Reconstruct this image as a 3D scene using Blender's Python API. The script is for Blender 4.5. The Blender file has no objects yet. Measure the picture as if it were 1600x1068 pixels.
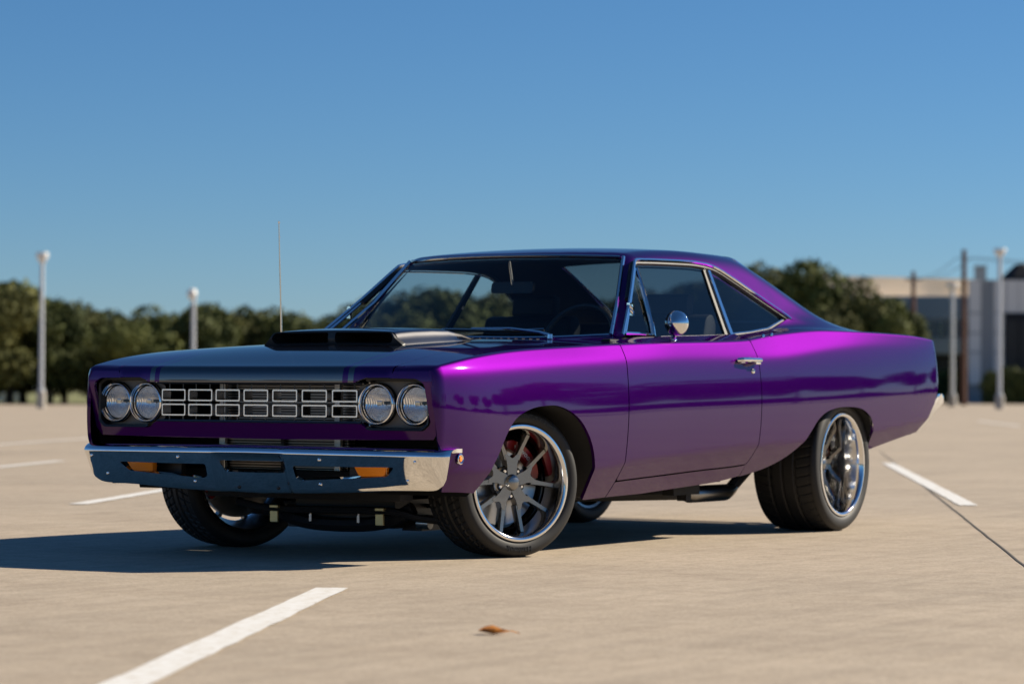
import bpy, bmesh, math, random
import numpy as np
from mathutils import Vector, Matrix
from mathutils.geometry import delaunay_2d_cdt

# ------------------------------------------------------------------ camera, sky, sun, exposure
S = bpy.context.scene
COL = S.collection
CAM = np.array([-10.26106, -7.04569, 0.69937])
RIGHT = np.array([0.52308428, -0.85226266, 0.00558524])
UP = np.array([-0.01741008, -0.00413322, 0.99983989])
FWD = np.array([0.85210312, 0.52309777, 0.01699998])
cd = bpy.data.cameras.new('camera')
cam = bpy.data.objects.new('camera', cd); COL.objects.link(cam)
cam.matrix_world = Matrix(((RIGHT[0], UP[0], -FWD[0], CAM[0]), (RIGHT[1], UP[1], -FWD[1], CAM[1]),
                           (RIGHT[2], UP[2], -FWD[2], CAM[2]), (0, 0, 0, 1)))
cd.sensor_width = 36; cd.lens = 4466.358 / 1600 * 36
cd.clip_end = 6000
cd.dof.use_dof = True; cd.dof.focus_distance = 11.7; cd.dof.aperture_fstop = 3.1
S.camera = cam

SUN_FROM = Vector((1.22, -0.95, 1.0)).normalized()      # towards the sun
W = bpy.data.worlds.new('World'); S.world = W; W.use_nodes = True
wn, wl = W.node_tree.nodes, W.node_tree.links
wn.clear()
sky = wn.new('ShaderNodeTexSky'); sky.sky_type = 'NISHITA'; sky.sun_disc = False
sky.sun_elevation = math.asin(SUN_FROM.z)
sky.sun_rotation = math.atan2(SUN_FROM.x, SUN_FROM.y)
sky.altitude = 1300; sky.air_density = 1.0; sky.dust_density = 0.15; sky.ozone_density = 10.0
hsv = wn.new('ShaderNodeHueSaturation'); hsv.inputs['Saturation'].default_value = 1.04; hsv.inputs['Hue'].default_value = .4955
bg = wn.new('ShaderNodeBackground'); bg.inputs['Strength'].default_value = 0.058
wo = wn.new('ShaderNodeOutputWorld')
wl.new(sky.outputs[0], hsv.inputs['Color']); wl.new(hsv.outputs[0], bg.inputs['Color']); wl.new(bg.outputs[0], wo.inputs['Surface'])
sd = bpy.data.lights.new('sun', 'SUN'); sd.energy = 5.0; sd.angle = math.radians(0.53); sd.color = (1.0, 0.895, 0.73)
sun = bpy.data.objects.new('sun', sd); COL.objects.link(sun)
sun.rotation_euler = (-SUN_FROM).to_track_quat('-Z', 'Y').to_euler()
vs = S.view_settings
S.display_settings.display_device = 'sRGB'
vs.view_transform = 'Standard'; vs.look = 'None'; vs.gamma = 1.0; vs.use_curve_mapping = False
vs.exposure = 0.57
S.cycles.max_bounces = 10; S.cycles.transparent_max_bounces = 16; S.cycles.caustics_reflective = False

# ------------------------------------------------------------------ materials
MATS = {}
def mat(name, color=(.5, .5, .5), rough=.5, metal=0., coat=0., coat_rough=.02, spec=None, ior=None):
    m = bpy.data.materials.new(name); m.use_nodes = True
    b = m.node_tree.nodes['Principled BSDF']
    b.inputs['Base Color'].default_value = (*color, 1); b.inputs['Roughness'].default_value = rough
    b.inputs['Metallic'].default_value = metal
    b.inputs['Coat Weight'].default_value = coat; b.inputs['Coat Roughness'].default_value = coat_rough
    if spec is not None: b.inputs['Specular IOR Level'].default_value = spec
    if ior: b.inputs['IOR'].default_value = ior
    MATS[name] = m
    return m
def nodes(m): return m.node_tree.nodes, m.node_tree.links, m.node_tree.nodes['Principled BSDF']
def noise(n, l, vec, scale, detail=4, rough=.55, sc=(1, 1, 1), rot=(0, 0, 0)):
    mp = n.new('ShaderNodeMapping'); mp.inputs['Scale'].default_value = sc; mp.inputs['Rotation'].default_value = rot
    l.new(vec, mp.inputs['Vector'])
    t = n.new('ShaderNodeTexNoise'); t.inputs['Scale'].default_value = scale; t.inputs['Detail'].default_value = detail
    t.inputs['Roughness'].default_value = rough
    l.new(mp.outputs[0], t.inputs['Vector']); return t.outputs['Fac']
def ramp(n, l, fac, stops):
    r = n.new('ShaderNodeValToRGB'); e = r.color_ramp.elements
    while len(e) < len(stops): e.new(.5)
    for q, (p, c) in zip(e, stops): q.position = p; q.color = (*c, 1) if len(c) == 3 else c
    l.new(fac, r.inputs['Fac']); return r.outputs['Color']
def mixc(n, l, fac, a, b, mode='MIX'):
    m = n.new('ShaderNodeMix'); m.data_type = 'RGBA'; m.blend_type = mode
    for s, v in ((m.inputs[0], fac), (m.inputs[6], a), (m.inputs[7], b)):
        if hasattr(v, 'links') or hasattr(v, 'is_linked'): l.new(v, s)
        else: s.default_value = v if isinstance(v, (int, float)) else (*v, 1)
    return m.outputs[2]
def bump(n, l, b, fac, strength, dist):
    q = n.new('ShaderNodeBump'); q.inputs['Strength'].default_value = strength; q.inputs['Distance'].default_value = dist
    l.new(fac, q.inputs['Height']); l.new(q.outputs[0], b.inputs['Normal'])

def lacquer(name, flake, depth, rough, ior=1.5, jitter=.12):
    """clear coat over metal flake: a broad soft flake lobe under a sharp fresnel layer"""
    m = bpy.data.materials.new(name); m.use_nodes = True
    n, l = m.node_tree.nodes, m.node_tree.links; n.clear()
    tc = n.new('ShaderNodeTexCoord')
    f = noise(n, l, tc.outputs['Object'], 700, 1, .5)
    col = ramp(n, l, f, [(.3, tuple(c * (1 - jitter) for c in flake)), (.7, tuple(c * (1 + jitter) for c in flake))])
    g = n.new('ShaderNodeBsdfGlossy'); g.distribution = 'BECKMANN'; g.inputs['Roughness'].default_value = rough; l.new(col, g.inputs['Color'])
    d = n.new('ShaderNodeBsdfDiffuse'); d.inputs['Color'].default_value = (*depth, 1)
    a = n.new('ShaderNodeAddShader'); l.new(g.outputs[0], a.inputs[0]); l.new(d.outputs[0], a.inputs[1])
    c = n.new('ShaderNodeBsdfGlossy'); c.inputs['Roughness'].default_value = .045
    fr = n.new('ShaderNodeFresnel'); fr.inputs['IOR'].default_value = ior
    mx = n.new('ShaderNodeMixShader'); l.new(fr.outputs[0], mx.inputs[0]); l.new(a.outputs[0], mx.inputs[1]); l.new(c.outputs[0], mx.inputs[2])
    o = n.new('ShaderNodeOutputMaterial'); l.new(mx.outputs[0], o.inputs['Surface']); MATS[name] = m
    return m
PURPLE = lacquer('purple_candy_paint', (.042, .0008, .063), (.009, .0003, .038), .475, 1.48)
STRIPE = lacquer('charcoal_stripe_paint', (.075, .073, .073), (.004, .004, .006), .47, 2.0)
CHROME = mat('chrome', (.86, .87, .88), .03, 1.)
POLISHED = mat('polished_alloy', (.80, .80, .80), .10, 1.)
BRUSHED = mat('brushed_graphite_alloy', (.27, .265, .255), .27, 1.)
STEEL = mat('bare_steel', (.55, .54, .52), .3, 1.)
RUBBER = mat('tyre_rubber', (.018, .0175, .017), .62)
n, l, b = nodes(RUBBER)
tc = n.new('ShaderNodeTexCoord')
l.new(ramp(n, l, noise(n, l, tc.outputs['Object'], 14, 5, .6), [(.3, (.0075, .0072, .007)), (.75, (.014, .013, .012))]), b.inputs['Base Color'])
LETTER = mat('sidewall_lettering_rubber', (.010, .010, .010), .35)
BLACK = mat('satin_black', (.012, .012, .013), .45)
TRIMBLACK = mat('black_seal', (.008, .008, .008), .5)
DARK = mat('underbody_black', (.010, .010, .010), .8)
GREYPLATE = mat('headlight_panel_grey', (.11, .10, .088), .38)
GRILLE_M = mat('bright_grille_trim', (.97, .95, .94), .20, 1.)
DARKSTEEL = mat('weathered_exhaust_steel', (.26, .25, .24), .28, 1.)
GUNMETAL = mat('gunmetal_frame', (.07, .075, .085), .28, .8, .6)
SEATV = mat('black_vinyl', (.007, .007, .008), .6, spec=.25)
RED = mat('red_caliper_paint', (.36, .010, .008), .3, 0, .6)
WHITE_L = mat('white_lettering', (.75, .75, .72), .5)
AMBER = mat('amber_lens', (1.0, .29, .006), .15, 0, 1.)
n, l, b = nodes(AMBER)
tc = n.new('ShaderNodeTexCoord')
wv = n.new('ShaderNodeTexWave'); wv.inputs['Scale'].default_value = 60; wv.bands_direction = 'Y'
l.new(tc.outputs['Object'], wv.inputs['Vector']); bump(n, l, b, wv.outputs['Fac'], .3, .002)
MARKWHITE = mat('line_paint', (.78, .77, .74), .7)
n, l, b = nodes(MARKWHITE)
geo = n.new('ShaderNodeNewGeometry')
wear = noise(n, l, geo.outputs['Position'], 22, 6, .7)
l.new(ramp(n, l, wear, [(.33, (.52, .45, .36)), (.42, (.70, .67, .61)), (.55, (.78, .77, .74)), (.8, (.82, .81, .79))]), b.inputs['Base Color'])
COOLER = mat('radiator_alloy', (.30, .29, .27), .4, 1.)
n, l, b = nodes(COOLER)
tc = n.new('ShaderNodeTexCoord')
wv = n.new('ShaderNodeTexWave'); wv.bands_direction = 'Z'; wv.inputs['Scale'].default_value = 28
l.new(tc.outputs['Object'], wv.inputs['Vector'])
l.new(ramp(n, l, wv.outputs['Fac'], [(.3, (.05, .048, .044)), (.8, (.42, .40, .37))]), b.inputs['Base Color'])
ZINC = mat('yellow_zinc_bracket', (.62, .52, .26), .35, .8)

def glass_mat(name, tint, f0=1.0):
    m = bpy.data.materials.new(name); m.use_nodes = True
    n, l = m.node_tree.nodes, m.node_tree.links; n.clear()
    t = n.new('ShaderNodeBsdfTransparent'); t.inputs['Color'].default_value = (*tint, 1)
    g = n.new('ShaderNodeBsdfGlossy'); g.inputs['Roughness'].default_value = 0.0
    f = n.new('ShaderNodeFresnel')
    ge = n.new('ShaderNodeNewGeometry'); mr = n.new('ShaderNodeMapRange')      # the same pane reflects alike from both faces
    mr.inputs['To Min'].default_value = 1.52; mr.inputs['To Max'].default_value = 1 / 1.52
    l.new(ge.outputs['Backfacing'], mr.inputs['Value']); l.new(mr.outputs[0], f.inputs['IOR'])
    mu = n.new('ShaderNodeMath'); mu.operation = 'MULTIPLY'; mu.inputs[1].default_value = f0; mu.use_clamp = True
    mx = n.new('ShaderNodeMixShader'); o = n.new('ShaderNodeOutputMaterial')
    l.new(f.outputs[0], mu.inputs[0]); l.new(mu.outputs[0], mx.inputs[0]); l.new(t.outputs[0], mx.inputs[1]); l.new(g.outputs[0], mx.inputs[2])
    l.new(mx.outputs[0], o.inputs['Surface'])
    MATS[name] = m; return m
GLASS = glass_mat('windshield_glass', (.80, .85, .86), 1.0)
SIDEGLASS = glass_mat('side_window_glass', (.70, .75, .76), .75)
DARKGLASS = glass_mat('rear_window_glass', (.24, .27, .29), 1.0)
LENSGLASS = glass_mat('headlight_glass', (.99, .99, .99), .7)
REFLECTOR = mat('headlight_reflector', (1.0, 1.0, .99), .11, 1.)
n, l, b = nodes(REFLECTOR)
tc = n.new('ShaderNodeTexCoord')
wv = n.new('ShaderNodeTexWave'); wv.bands_direction = 'Y'; wv.inputs['Scale'].default_value = 48; wv.inputs['Distortion'].default_value = 1.5
l.new(tc.outputs['Object'], wv.inputs['Vector']); nz = noise(n, l, tc.outputs['Object'], 70, 3, .6, (1, 1, .45))
mm = n.new('ShaderNodeMath'); mm.operation = 'ADD'; l.new(wv.outputs['Fac'], mm.inputs[0]); l.new(nz, mm.inputs[1])
bump(n, l, b, mm.outputs[0], .55, .006)

CONCRETE = mat('parking_lot_concrete', (.42, .35, .27), .85)
n, l, b = nodes(CONCRETE)
geo = n.new('ShaderNodeNewGeometry'); P = geo.outputs['Position']
big = noise(n, l, P, .35, 5, .6)
mid = noise(n, l, P, 2.2, 6, .62, (1, .35, 1), (0, 0, .47))
fine = noise(n, l, P, 55, 4, .7)
streak = noise(n, l, P, 6, 5, .6, (.10, 1.6, 1), (0, 0, -.98))
c = ramp(n, l, mid, [(.28, (.350, .275, .195)), (.50, (.455, .370, .270)), (.78, (.535, .445, .335))])
c = mixc(n, l, .55, c, ramp(n, l, streak, [(.32, (.36, .30, .235)), (.6, (.475, .395, .305))]))
c = mixc(n, l, 1.0, c, ramp(n, l, big, [(.3, (.90, .90, .90)), (.7, (1.06, 1.05, 1.04))]), 'MULTIPLY')
c = mixc(n, l, 1.0, c, ramp(n, l, fine, [(.30, (.76, .76, .76)), (.6, (1.05, 1.05, 1.05))]), 'MULTIPLY')
spots = noise(n, l, P, 1.1, 3, .5)
c = mixc(n, l, 1.0, c, ramp(n, l, spots, [(.22, (.72, .70, .68)), (.34, (1, 1, 1))]), 'MULTIPLY')
vo = n.new('ShaderNodeTexVoronoi'); vo.inputs['Scale'].default_value = 70; l.new(P, vo.inputs['Vector'])
c = mixc(n, l, 1.0, c, ramp(n, l, vo.outputs['Distance'], [(.05, (.72, .70, .68)), (.16, (1, 1, 1))]), 'MULTIPLY')
mott = noise(n, l, P, 9, 6, .72)
c = mixc(n, l, 1.0, c, ramp(n, l, mott, [(.30, (.84, .83, .81)), (.58, (1.03, 1.03, 1.03))]), 'MULTIPLY')
for cx, cy, r0, w_ in ((1.2, 3.6, 7.35, .09), (1.0, 3.5, 8.9, .10), (-9.5, -11.5, 8.2, .11), (14., -6.0, 9.0, .12)):     # faint tyre scuffs
    vm = n.new('ShaderNodeVectorMath'); vm.operation = 'DISTANCE'; vm.inputs[1].default_value = (cx, cy, 0); l.new(P, vm.inputs[0])
    sb = n.new('ShaderNodeMath'); sb.operation = 'SUBTRACT'; sb.inputs[1].default_value = r0; l.new(vm.outputs['Value'], sb.inputs[0])
    ab = n.new('ShaderNodeMath'); ab.operation = 'ABSOLUTE'; l.new(sb.outputs[0], ab.inputs[0])
    band = ramp(n, l, ab.outputs[0], [(w_ * .6, (1, 1, 1)), (w_ * 1.3, (0, 0, 0))])
    worn = mixc(n, l, 1.0, band, ramp(n, l, noise(n, l, P, 1.7, 5, .7), [(.35, (0, 0, 0)), (.7, (.55, .55, .55))]), 'MULTIPLY')
    c = mixc(n, l, worn, c, mixc(n, l, 1.0, c, (.80, .79, .78), 'MULTIPLY'))
l.new(c, b.inputs['Base Color']); bump(n, l, b, fine, .45, .005)
JOINT = mat('joint_sealant', (.09, .08, .07), .9)
GRASS = mat('dry_grass', (.20, .19, .06), .95)
n, l, b = nodes(GRASS)
geo = n.new('ShaderNodeNewGeometry')
l.new(ramp(n, l, noise(n, l, geo.outputs['Position'], .5, 5), [(.3, (.10, .12, .03)), (.7, (.26, .24, .09))]), b.inputs['Base Color'])

# ------------------------------------------------------------------ mesh helpers
def tag(o, label=None, cat=None, group=None, kind=None):
    for k, v in (('label', label), ('category', cat), ('group', group), ('kind', kind)):
        if v: o[k] = v
    return o
def empty(name, loc=(0, 0, 0), parent=None):
    o = bpy.data.objects.new(name, None); COL.objects.link(o); o.location = loc; o.empty_display_size = .2
    if parent: o.parent = parent
    return o
def link(name, me, parent=None):
    o = bpy.data.objects.new(name, me); COL.objects.link(o)
    if parent: o.parent = parent
    return o
def mesh(name, V, F, mats, parent=None, smooth=True, normals=None, mi=None, sharp=None):
    me = bpy.data.meshes.new(name)
    me.from_pydata([tuple(map(float, v)) for v in V], [], [tuple(int(i) for i in f) for f in F])
    for m in (mats if isinstance(mats, (list, tuple)) else [mats]): me.materials.append(m)
    me.polygons.foreach_set('use_smooth', [smooth] * len(me.polygons))
    if mi is not None: me.polygons.foreach_set('material_index', [int(i) for i in mi])
    me.update()
    if normals is not None: me.normals_split_custom_set_from_vertices([tuple(map(float, v)) for v in normals])
    elif smooth and sharp: me.set_sharp_from_angle(angle=math.radians(sharp))
    return link(name, me, parent)
class MB:
    """collects simple solids into one mesh"""
    def __init__(s): s.V = []; s.F = []
    def add(s, V, F):
        k = len(s.V); s.V += [tuple(v) for v in V]; s.F += [tuple(i + k for i in f) for f in F]; return s
    def box(s, c, d, rz=0, M=None):
        c = Vector(c); x, y, z = [q / 2 for q in d]
        R = M or Matrix.Rotation(rz, 3, 'Z')
        V = [c + R @ Vector((a * x, e * y, g * z)) for g in (-1, 1) for a, e in ((-1, -1), (1, -1), (1, 1), (-1, 1))]
        return s.add(V, [(3, 2, 1, 0), (4, 5, 6, 7), (0, 1, 5, 4), (1, 2, 6, 5), (2, 3, 7, 6), (3, 0, 4, 7)])
    def tube(s, pts, r, n=8, cap=True, flat=1.0):
        pts = [Vector(p) for p in pts]; rs = r if isinstance(r, (list, tuple)) else [r] * len(pts)
        V = []; up = Vector((0, 0, 1)); prev = None
        for i, p in enumerate(pts):
            t = (pts[min(i + 1, len(pts) - 1)] - pts[max(i - 1, 0)]).normalized()
            a = t.cross(up if abs(t.z) < .95 else Vector((1, 0, 0))).normalized() if prev is None else (prev - t * prev.dot(t)).normalized()
            prev = a; e = t.cross(a)
            V += [p + (a * math.cos(2 * math.pi * k / n) + e * math.sin(2 * math.pi * k / n) * flat) * rs[i] for k in range(n)]
        F = [(i * n + k, i * n + (k + 1) % n, (i + 1) * n + (k + 1) % n, (i + 1) * n + k) for i in range(len(pts) - 1) for k in range(n)]
        if cap: F += [tuple(range(n))[::-1], tuple(range((len(pts) - 1) * n, len(pts) * n))]
        return s.add(V, F)
    def lathe(s, prof, n=48, axis='y', c=(0, 0, 0), a0=0, a1=2 * math.pi):
        """prof: (radius, along)"""
        V = []; full = abs(a1 - a0 - 2 * math.pi) < 1e-6; m = n if full else n + 1
        for r, h in prof:
            for k in range(m):
                a = a0 + (a1 - a0) * k / n; p, q = r * math.cos(a), r * math.sin(a)
                v = {'y': (p, h, q), 'z': (p, q, h), 'x': (h, p, q)}[axis]
                V.append((v[0] + c[0], v[1] + c[1], v[2] + c[2]))
        F = []
        for i in range(len(prof) - 1):
            for k in range(n):
                j = (k + 1) % m
                F.append((i * m + k, i * m + j, (i + 1) * m + j, (i + 1) * m + k))
        return s.add(V, F)
    def prism(s, poly, h0, h1, f):
        """poly in 2D, f(a, b, h) -> point"""
        n = len(poly)
        V = [f(a, b_, h0) for a, b_ in poly] + [f(a, b_, h1) for a, b_ in poly]
        return s.add(V, [tuple(range(n))[::-1], tuple(range(n, 2 * n))] + [(i, (i + 1) % n, n + (i + 1) % n, n + i) for i in range(n)])
    def build(s, name, mats, parent=None, smooth=True, sharp=35, bevel=0, fix=True):
        o = mesh(name, s.V, s.F, mats, parent, smooth)
        me = o.data
        bm = bmesh.new(); bm.from_mesh(me)
        if fix: bmesh.ops.recalc_face_normals(bm, faces=bm.faces)
        if bevel: bmesh.ops.bevel(bm, geom=[e for e in bm.edges if e.is_manifold and e.calc_face_angle(0) > .5], offset=bevel, segments=2, profile=.6, affect='EDGES', clamp_overlap=True)
        for f in bm.faces: f.smooth = smooth
        bm.to_mesh(me); bm.free()
        if smooth and sharp: me.set_sharp_from_angle(angle=math.radians(sharp))
        return o
def resample(loop, step, closed=True):
    L = [np.array(p, float) for p in loop]; out = []
    n = len(L)
    for i in range(n if closed else n - 1):
        a, e = L[i], L[(i + 1) % n]; k = max(1, int(math.ceil(np.linalg.norm(e - a) / step)))
        out += [a + (e - a) * j / k for j in range(k)]
    if not closed: out.append(L[-1])
    return out
def catmull(P, k=6, closed=False):
    P = [np.array(p, float) for p in P]; n = len(P); out = []
    for i in range(n if closed else n - 1):
        g = lambda j: P[j % n] if closed else P[min(max(j, 0), n - 1)]
        a, b_, c_, d = g(i - 1), g(i), g(i + 1), g(i + 2)
        for j in range(k):
            t = j / k
            out.append(.5 * ((2 * b_) + (c_ - a) * t + (2 * a - 5 * b_ + 4 * c_ - d) * t * t + (3 * b_ - a - 3 * c_ + d) * t ** 3))
    if not closed: out.append(P[-1])
    return out
def rounded(poly, r, k=4):
    """round the corners of a polygon; r may be a list"""
    out = []; n = len(poly)
    for i in range(n):
        p, a, c = np.array(poly[i], float), np.array(poly[i - 1], float), np.array(poly[(i + 1) % n], float)
        q = r[i] if isinstance(r, (list, tuple)) else r
        u, v = a - p, c - p; lu, lv = np.linalg.norm(u), np.linalg.norm(v); q = min(q, lu * .45, lv * .45)
        s, e = p + u / lu * q, p + v / lv * q
        for j in range(k + 1):
            t = j / k; out.append((1 - t) ** 2 * s + 2 * t * (1 - t) * p + t * t * e)
    return out
def inside(poly, pts):
    P = np.array(poly); x, y = pts[:, 0], pts[:, 1]; r = np.zeros(len(pts), bool)
    for i in range(len(P)):
        x1, y1 = P[i]; x2, y2 = P[i - 1]
        c = ((y1 > y) != (y2 > y))
        with np.errstate(divide='ignore', invalid='ignore'):
            r ^= c & (x < (x2 - x1) * (y - y1) / (y2 - y1 + 1e-30) + x1)
    return r
def seg_dist(pts, loop):
    d = np.full(len(pts), 9.); L = np.array(loop)
    for i in range(len(L)):
        a, e = L[i - 1], L[i]; ab = e - a; q = np.dot(ab, ab) + 1e-20
        t = np.clip(((pts - a) @ ab) / q, 0, 1)
        d = np.minimum(d, np.linalg.norm(pts - a - t[:, None] * ab, axis=1))
    return d
def panel_data(surf, outer, holes=(), ga=.03, gb=None, step=.02, flip_ref=None, thick=.014, clear=.4, mi_fn=None):
    """sheet over the 2D outline `outer` of the surface surf(a, b), with holes, true normals and a returned edge"""
    loops = [resample(outer, step)] + [resample(h, step) for h in holes]
    O = np.array(loops[0]); lo, hi = O.min(0), O.max(0)
    A = np.arange(lo[0], hi[0] + ga, ga); Bv = np.arange(lo[1], hi[1] + ga, ga) if gb is None else np.array(gb)
    G = np.stack(np.meshgrid(A, Bv), -1).reshape(-1, 2)
    keep = inside(loops[0], G)
    for h in loops[1:]: keep &= ~inside(h, G)
    G = G[keep]
    for lp in loops: G = G[seg_dist(G, lp) > step * clear]
    pts = []; edges = []
    for lp in loops:
        k = len(pts); m = len(lp); pts += [tuple(p) for p in lp]; edges += [(k + i, k + (i + 1) % m) for i in range(m)]
    nb = len(pts); pts += [tuple(p) for p in G]
    co, ed, fa, ov, oe, of = delaunay_2d_cdt([Vector(p) for p in pts], edges, [], 0, 1e-7)
    Q = np.array([(v.x, v.y) for v in co]); T = np.array([f for f in fa if len(f) == 3])
    cen = Q[T].mean(1); k = inside(loops[0], cen)
    for h in loops[1:]: k &= ~inside(h, cen)
    T = T[k]
    a, b_ = Q[:, 0], Q[:, 1]; e = 5e-4
    V = surf(a, b_)
    N = np.cross(surf(a + e, b_) - surf(a - e, b_), surf(a, b_ + e) - surf(a, b_ - e))
    N /= np.linalg.norm(N, axis=1)[:, None] + 1e-20
    ref = np.array(flip_ref if flip_ref is not None else (1.6, 0, .6))
    if np.median(((V - ref) * N).sum(1)) < 0: N = -N
    tn = np.cross(V[T[:, 1]] - V[T[:, 0]], V[T[:, 2]] - V[T[:, 0]])
    fl = (tn * N[T].mean(1)).sum(1) < 0
    T[fl] = T[fl][:, ::-1]
    mi = list(mi_fn(Q[T].mean(1))) if mi_fn is not None else [0] * len(T)
    F = [tuple(t) for t in T]; V = list(V); N = list(N)
    inv = {}
    for i, o in enumerate(ov):
        for s in o: inv[s] = i
    if thick:
        k0 = 0
        for lp in loops:
            m = len(lp); ids = [inv[k0 + i] for i in range(m)]; k0 += m
            base = len(V); cen_s = np.mean([V[i] for i in ids], 0)
            for j, i in enumerate(ids):
                t = V[ids[(j + 1) % m]] - V[ids[j - 1]]; nn = np.cross(t, N[i]); nn = nn / (np.linalg.norm(nn) + 1e-12)
                V += [V[i].copy(), V[i] - N[i] * thick]; N += [nn, nn]
            for j in range(m):
                q = (base + 2 * j, base + 2 * ((j + 1) % m), base + 2 * ((j + 1) % m) + 1, base + 2 * j + 1)
                fn = np.cross(V[q[1]] - V[q[0]], V[q[3]] - V[q[0]])
                if fn @ N[q[0]] < 0: q = q[::-1]
                F.append(q); mi.append(mi[0] if mi_fn is None else 0)
    return np.array(V), F, np.array(N), mi
def panel(name, surf, outer, holes=(), mats=None, parent=None, mirror=False, **kw):
    V, F, N, mi = panel_data(surf, outer, holes, **kw)
    o = mesh(name, V, F, mats, parent, True, N, mi); r = [o]
    if mirror:
        fl = np.array((1, -1, 1)); r.append(mesh(name, V * fl, [f[::-1] for f in F], mats, parent, True, N * fl, mi))
    return r
def text_mesh(txt, size, extrude=0.0, spacing=1.0):
    cu = bpy.data.curves.new('lettering', 'FONT'); cu.body = txt; cu.size = size; cu.extrude = extrude; cu.align_x = 'CENTER'; cu.resolution_u = 2
    cu.space_character = spacing; cu.offset = size * .015
    o = bpy.data.objects.new('lettering', cu); COL.objects.link(o)
    dg = bpy.context.evaluated_depsgraph_get(); me = bpy.data.meshes.new_from_object(o.evaluated_get(dg))
    V = [tuple(v.co) for v in me.vertices]; F = [tuple(p.vertices) for p in me.polygons]
    bpy.data.objects.remove(o); bpy.data.curves.remove(cu); bpy.data.meshes.remove(me)
    return V, F


def curve(pts):
    """monotone-ish smooth interpolation (pchip) through (x, v) pairs"""
    p=np.array(sorted(pts),float);X,Y=p[:,0],p[:,1]
    h=np.diff(X);d=np.diff(Y)/h
    m=np.zeros_like(Y);m[0],m[-1]=d[0],d[-1]
    for i in range(1,len(X)-1):
        if d[i-1]*d[i]>0:
            w1,w2=2*h[i]+h[i-1],h[i]+2*h[i-1]
            m[i]=(w1+w2)/(w1/d[i-1]+w2/d[i])
    def f(x):
        x=np.asarray(x,float);xc=np.clip(x,X[0],X[-1])
        i=np.clip(np.searchsorted(X,xc)-1,0,len(X)-2)
        t=(xc-X[i])/h[i]
        r=((1+2*t)*(1-t)**2*Y[i]+t*(1-t)**2*h[i]*m[i]+t*t*(3-2*t)*Y[i+1]+t*t*(t-1)*h[i]*m[i+1])
        return r+np.where(x<X[0],(x-X[0])*m[0],0)+np.where(x>X[-1],(x-X[-1])*m[-1],0)
    return f
def smooth_curve(pts,w):
    """the same curve averaged over a window, so reflections run without kinks"""
    f=curve(pts)
    def g(x):
        x=np.asarray(x,float)
        k=np.linspace(-1,1,9);wt=(1-k*k)+.05;wt=wt/wt.sum()
        return sum(a*f(x+w*b) for a,b in zip(wt,k))
    return g
def sstep(a,b,x):
    t=np.clip((x-a)/(b-a),0,1);return t*t*(3-2*t)
def smin(a,b,k):
    h=np.maximum(k-np.abs(a-b),0)/k;return np.minimum(a,b)-h*h*k*.25
def smax(a,b,k): return -smin(-a,-b,k)
def splus(v,s): return s*np.logaddexp(0,v/s)
half_width=smooth_curve([(-.95,.872),(-.815,.897),(-.7,.925),(-.5,.950),(0,.963),(.6,.962),(1.2,.957),(1.9,.960),(2.4,.966),(3.0,.967),(3.6,.957),(4.0,.940),(4.25,.915)],.12)
z_mid=smooth_curve([(-.9,.64),(-.4,.60),(.2,.60),(1,.625),(1.9,.645),(3,.68),(4.2,.72)],.2)
z_tuck=smooth_curve([(-.9,.388),(-.5,.374),(.35,.367),(.635,.389),(1.87,.448),(2.4,.462),(3.2,.50),(4.2,.58)],.15)
z_crease=smooth_curve([(-.9,.747),(-.53,.768),(-.18,.787),(.35,.813),(1.2,.838),(1.9,.850),(2.25,.866),(2.72,.908),(3.34,.934),(4.2,.935)],.18)
z_crest=smooth_curve([(-.9,.775),(-.82,.789),(-.57,.832),(-.25,.865),(.27,.892),(.63,.907),(1.2,.922),(1.85,.942),(2.2,.978),(2.8,1.012),(3.65,1.006),(4.12,.985),(4.25,.965)],.12)
shoulder_slope=curve([(-.9,.44),(.2,.46),(.7,.34),(1.2,.19),(1.7,.21),(2.2,.36),(2.6,.36),(3.1,.20),(3.6,.08),(4.2,.03)])
def flank(x,z):
    """outer skin of the near side: y at (x, z)"""
    zm=z_mid(x)
    y=-half_width(x)+(z-zm)**2/2.4
    y=y+.47*splus(z_tuck(x)-z,.0035)+shoulder_slope(x)*splus(z-z_crease(x)-.012,.010)
    e=np.clip((-.775-x)/.04,0,.97);y=y+.04*(1-np.sqrt(1-e*e))
    e=np.clip((x-4.09)/.085,0,.97);y=y+.085*(1-np.sqrt(1-e*e))
    return y
ledge_slope=curve([(.6,.10),(.8,.36),(1.5,.38),(1.9,.36),(2.3,.22),(2.8,.08),(4.2,.06)])
roof_z=smooth_curve([(.8,1.27),(1.1,1.335),(1.3,1.364),(1.6,1.386),(1.9,1.394),(2.2,1.392),(2.4,1.390),(2.6,1.350),(2.8,1.283),(3.0,1.205),(3.2,1.115),(3.4,1.045),(3.6,.98),(3.8,.92),(4.2,.84)],.10)
belt_half=curve([(.5,.825),(1.9,.825),(2.5,.81),(3.0,.790),(3.5,.74),(4.2,.70)])
BELT_Z=.945
rail_z=smooth_curve([(.6,1.30),(1.85,1.305),(1.976,1.300),(2.06,1.287),(2.172,1.256),(2.291,1.213),(2.405,1.169),(2.532,1.122),(2.655,1.070),(2.9,1.006),(3.3,.955)],.05)
TUMBLE=1.95
def screen(x,y): return .925+.95*(x-.66-.40*y*y)-.10*np.maximum(x-.66-.40*y*y,0)**2
def side_glass_y(x,z):
    """plane of the side windows (near side)"""
    return -belt_half(x)+(z-BELT_Z)/TUMBLE
def nose_x(y,z):
    return -.862+.045*(y/.868)**2+.30*splus(.715-z,.012)+.20*splus(z-.738,.006)
NOSE_R=.03
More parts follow.
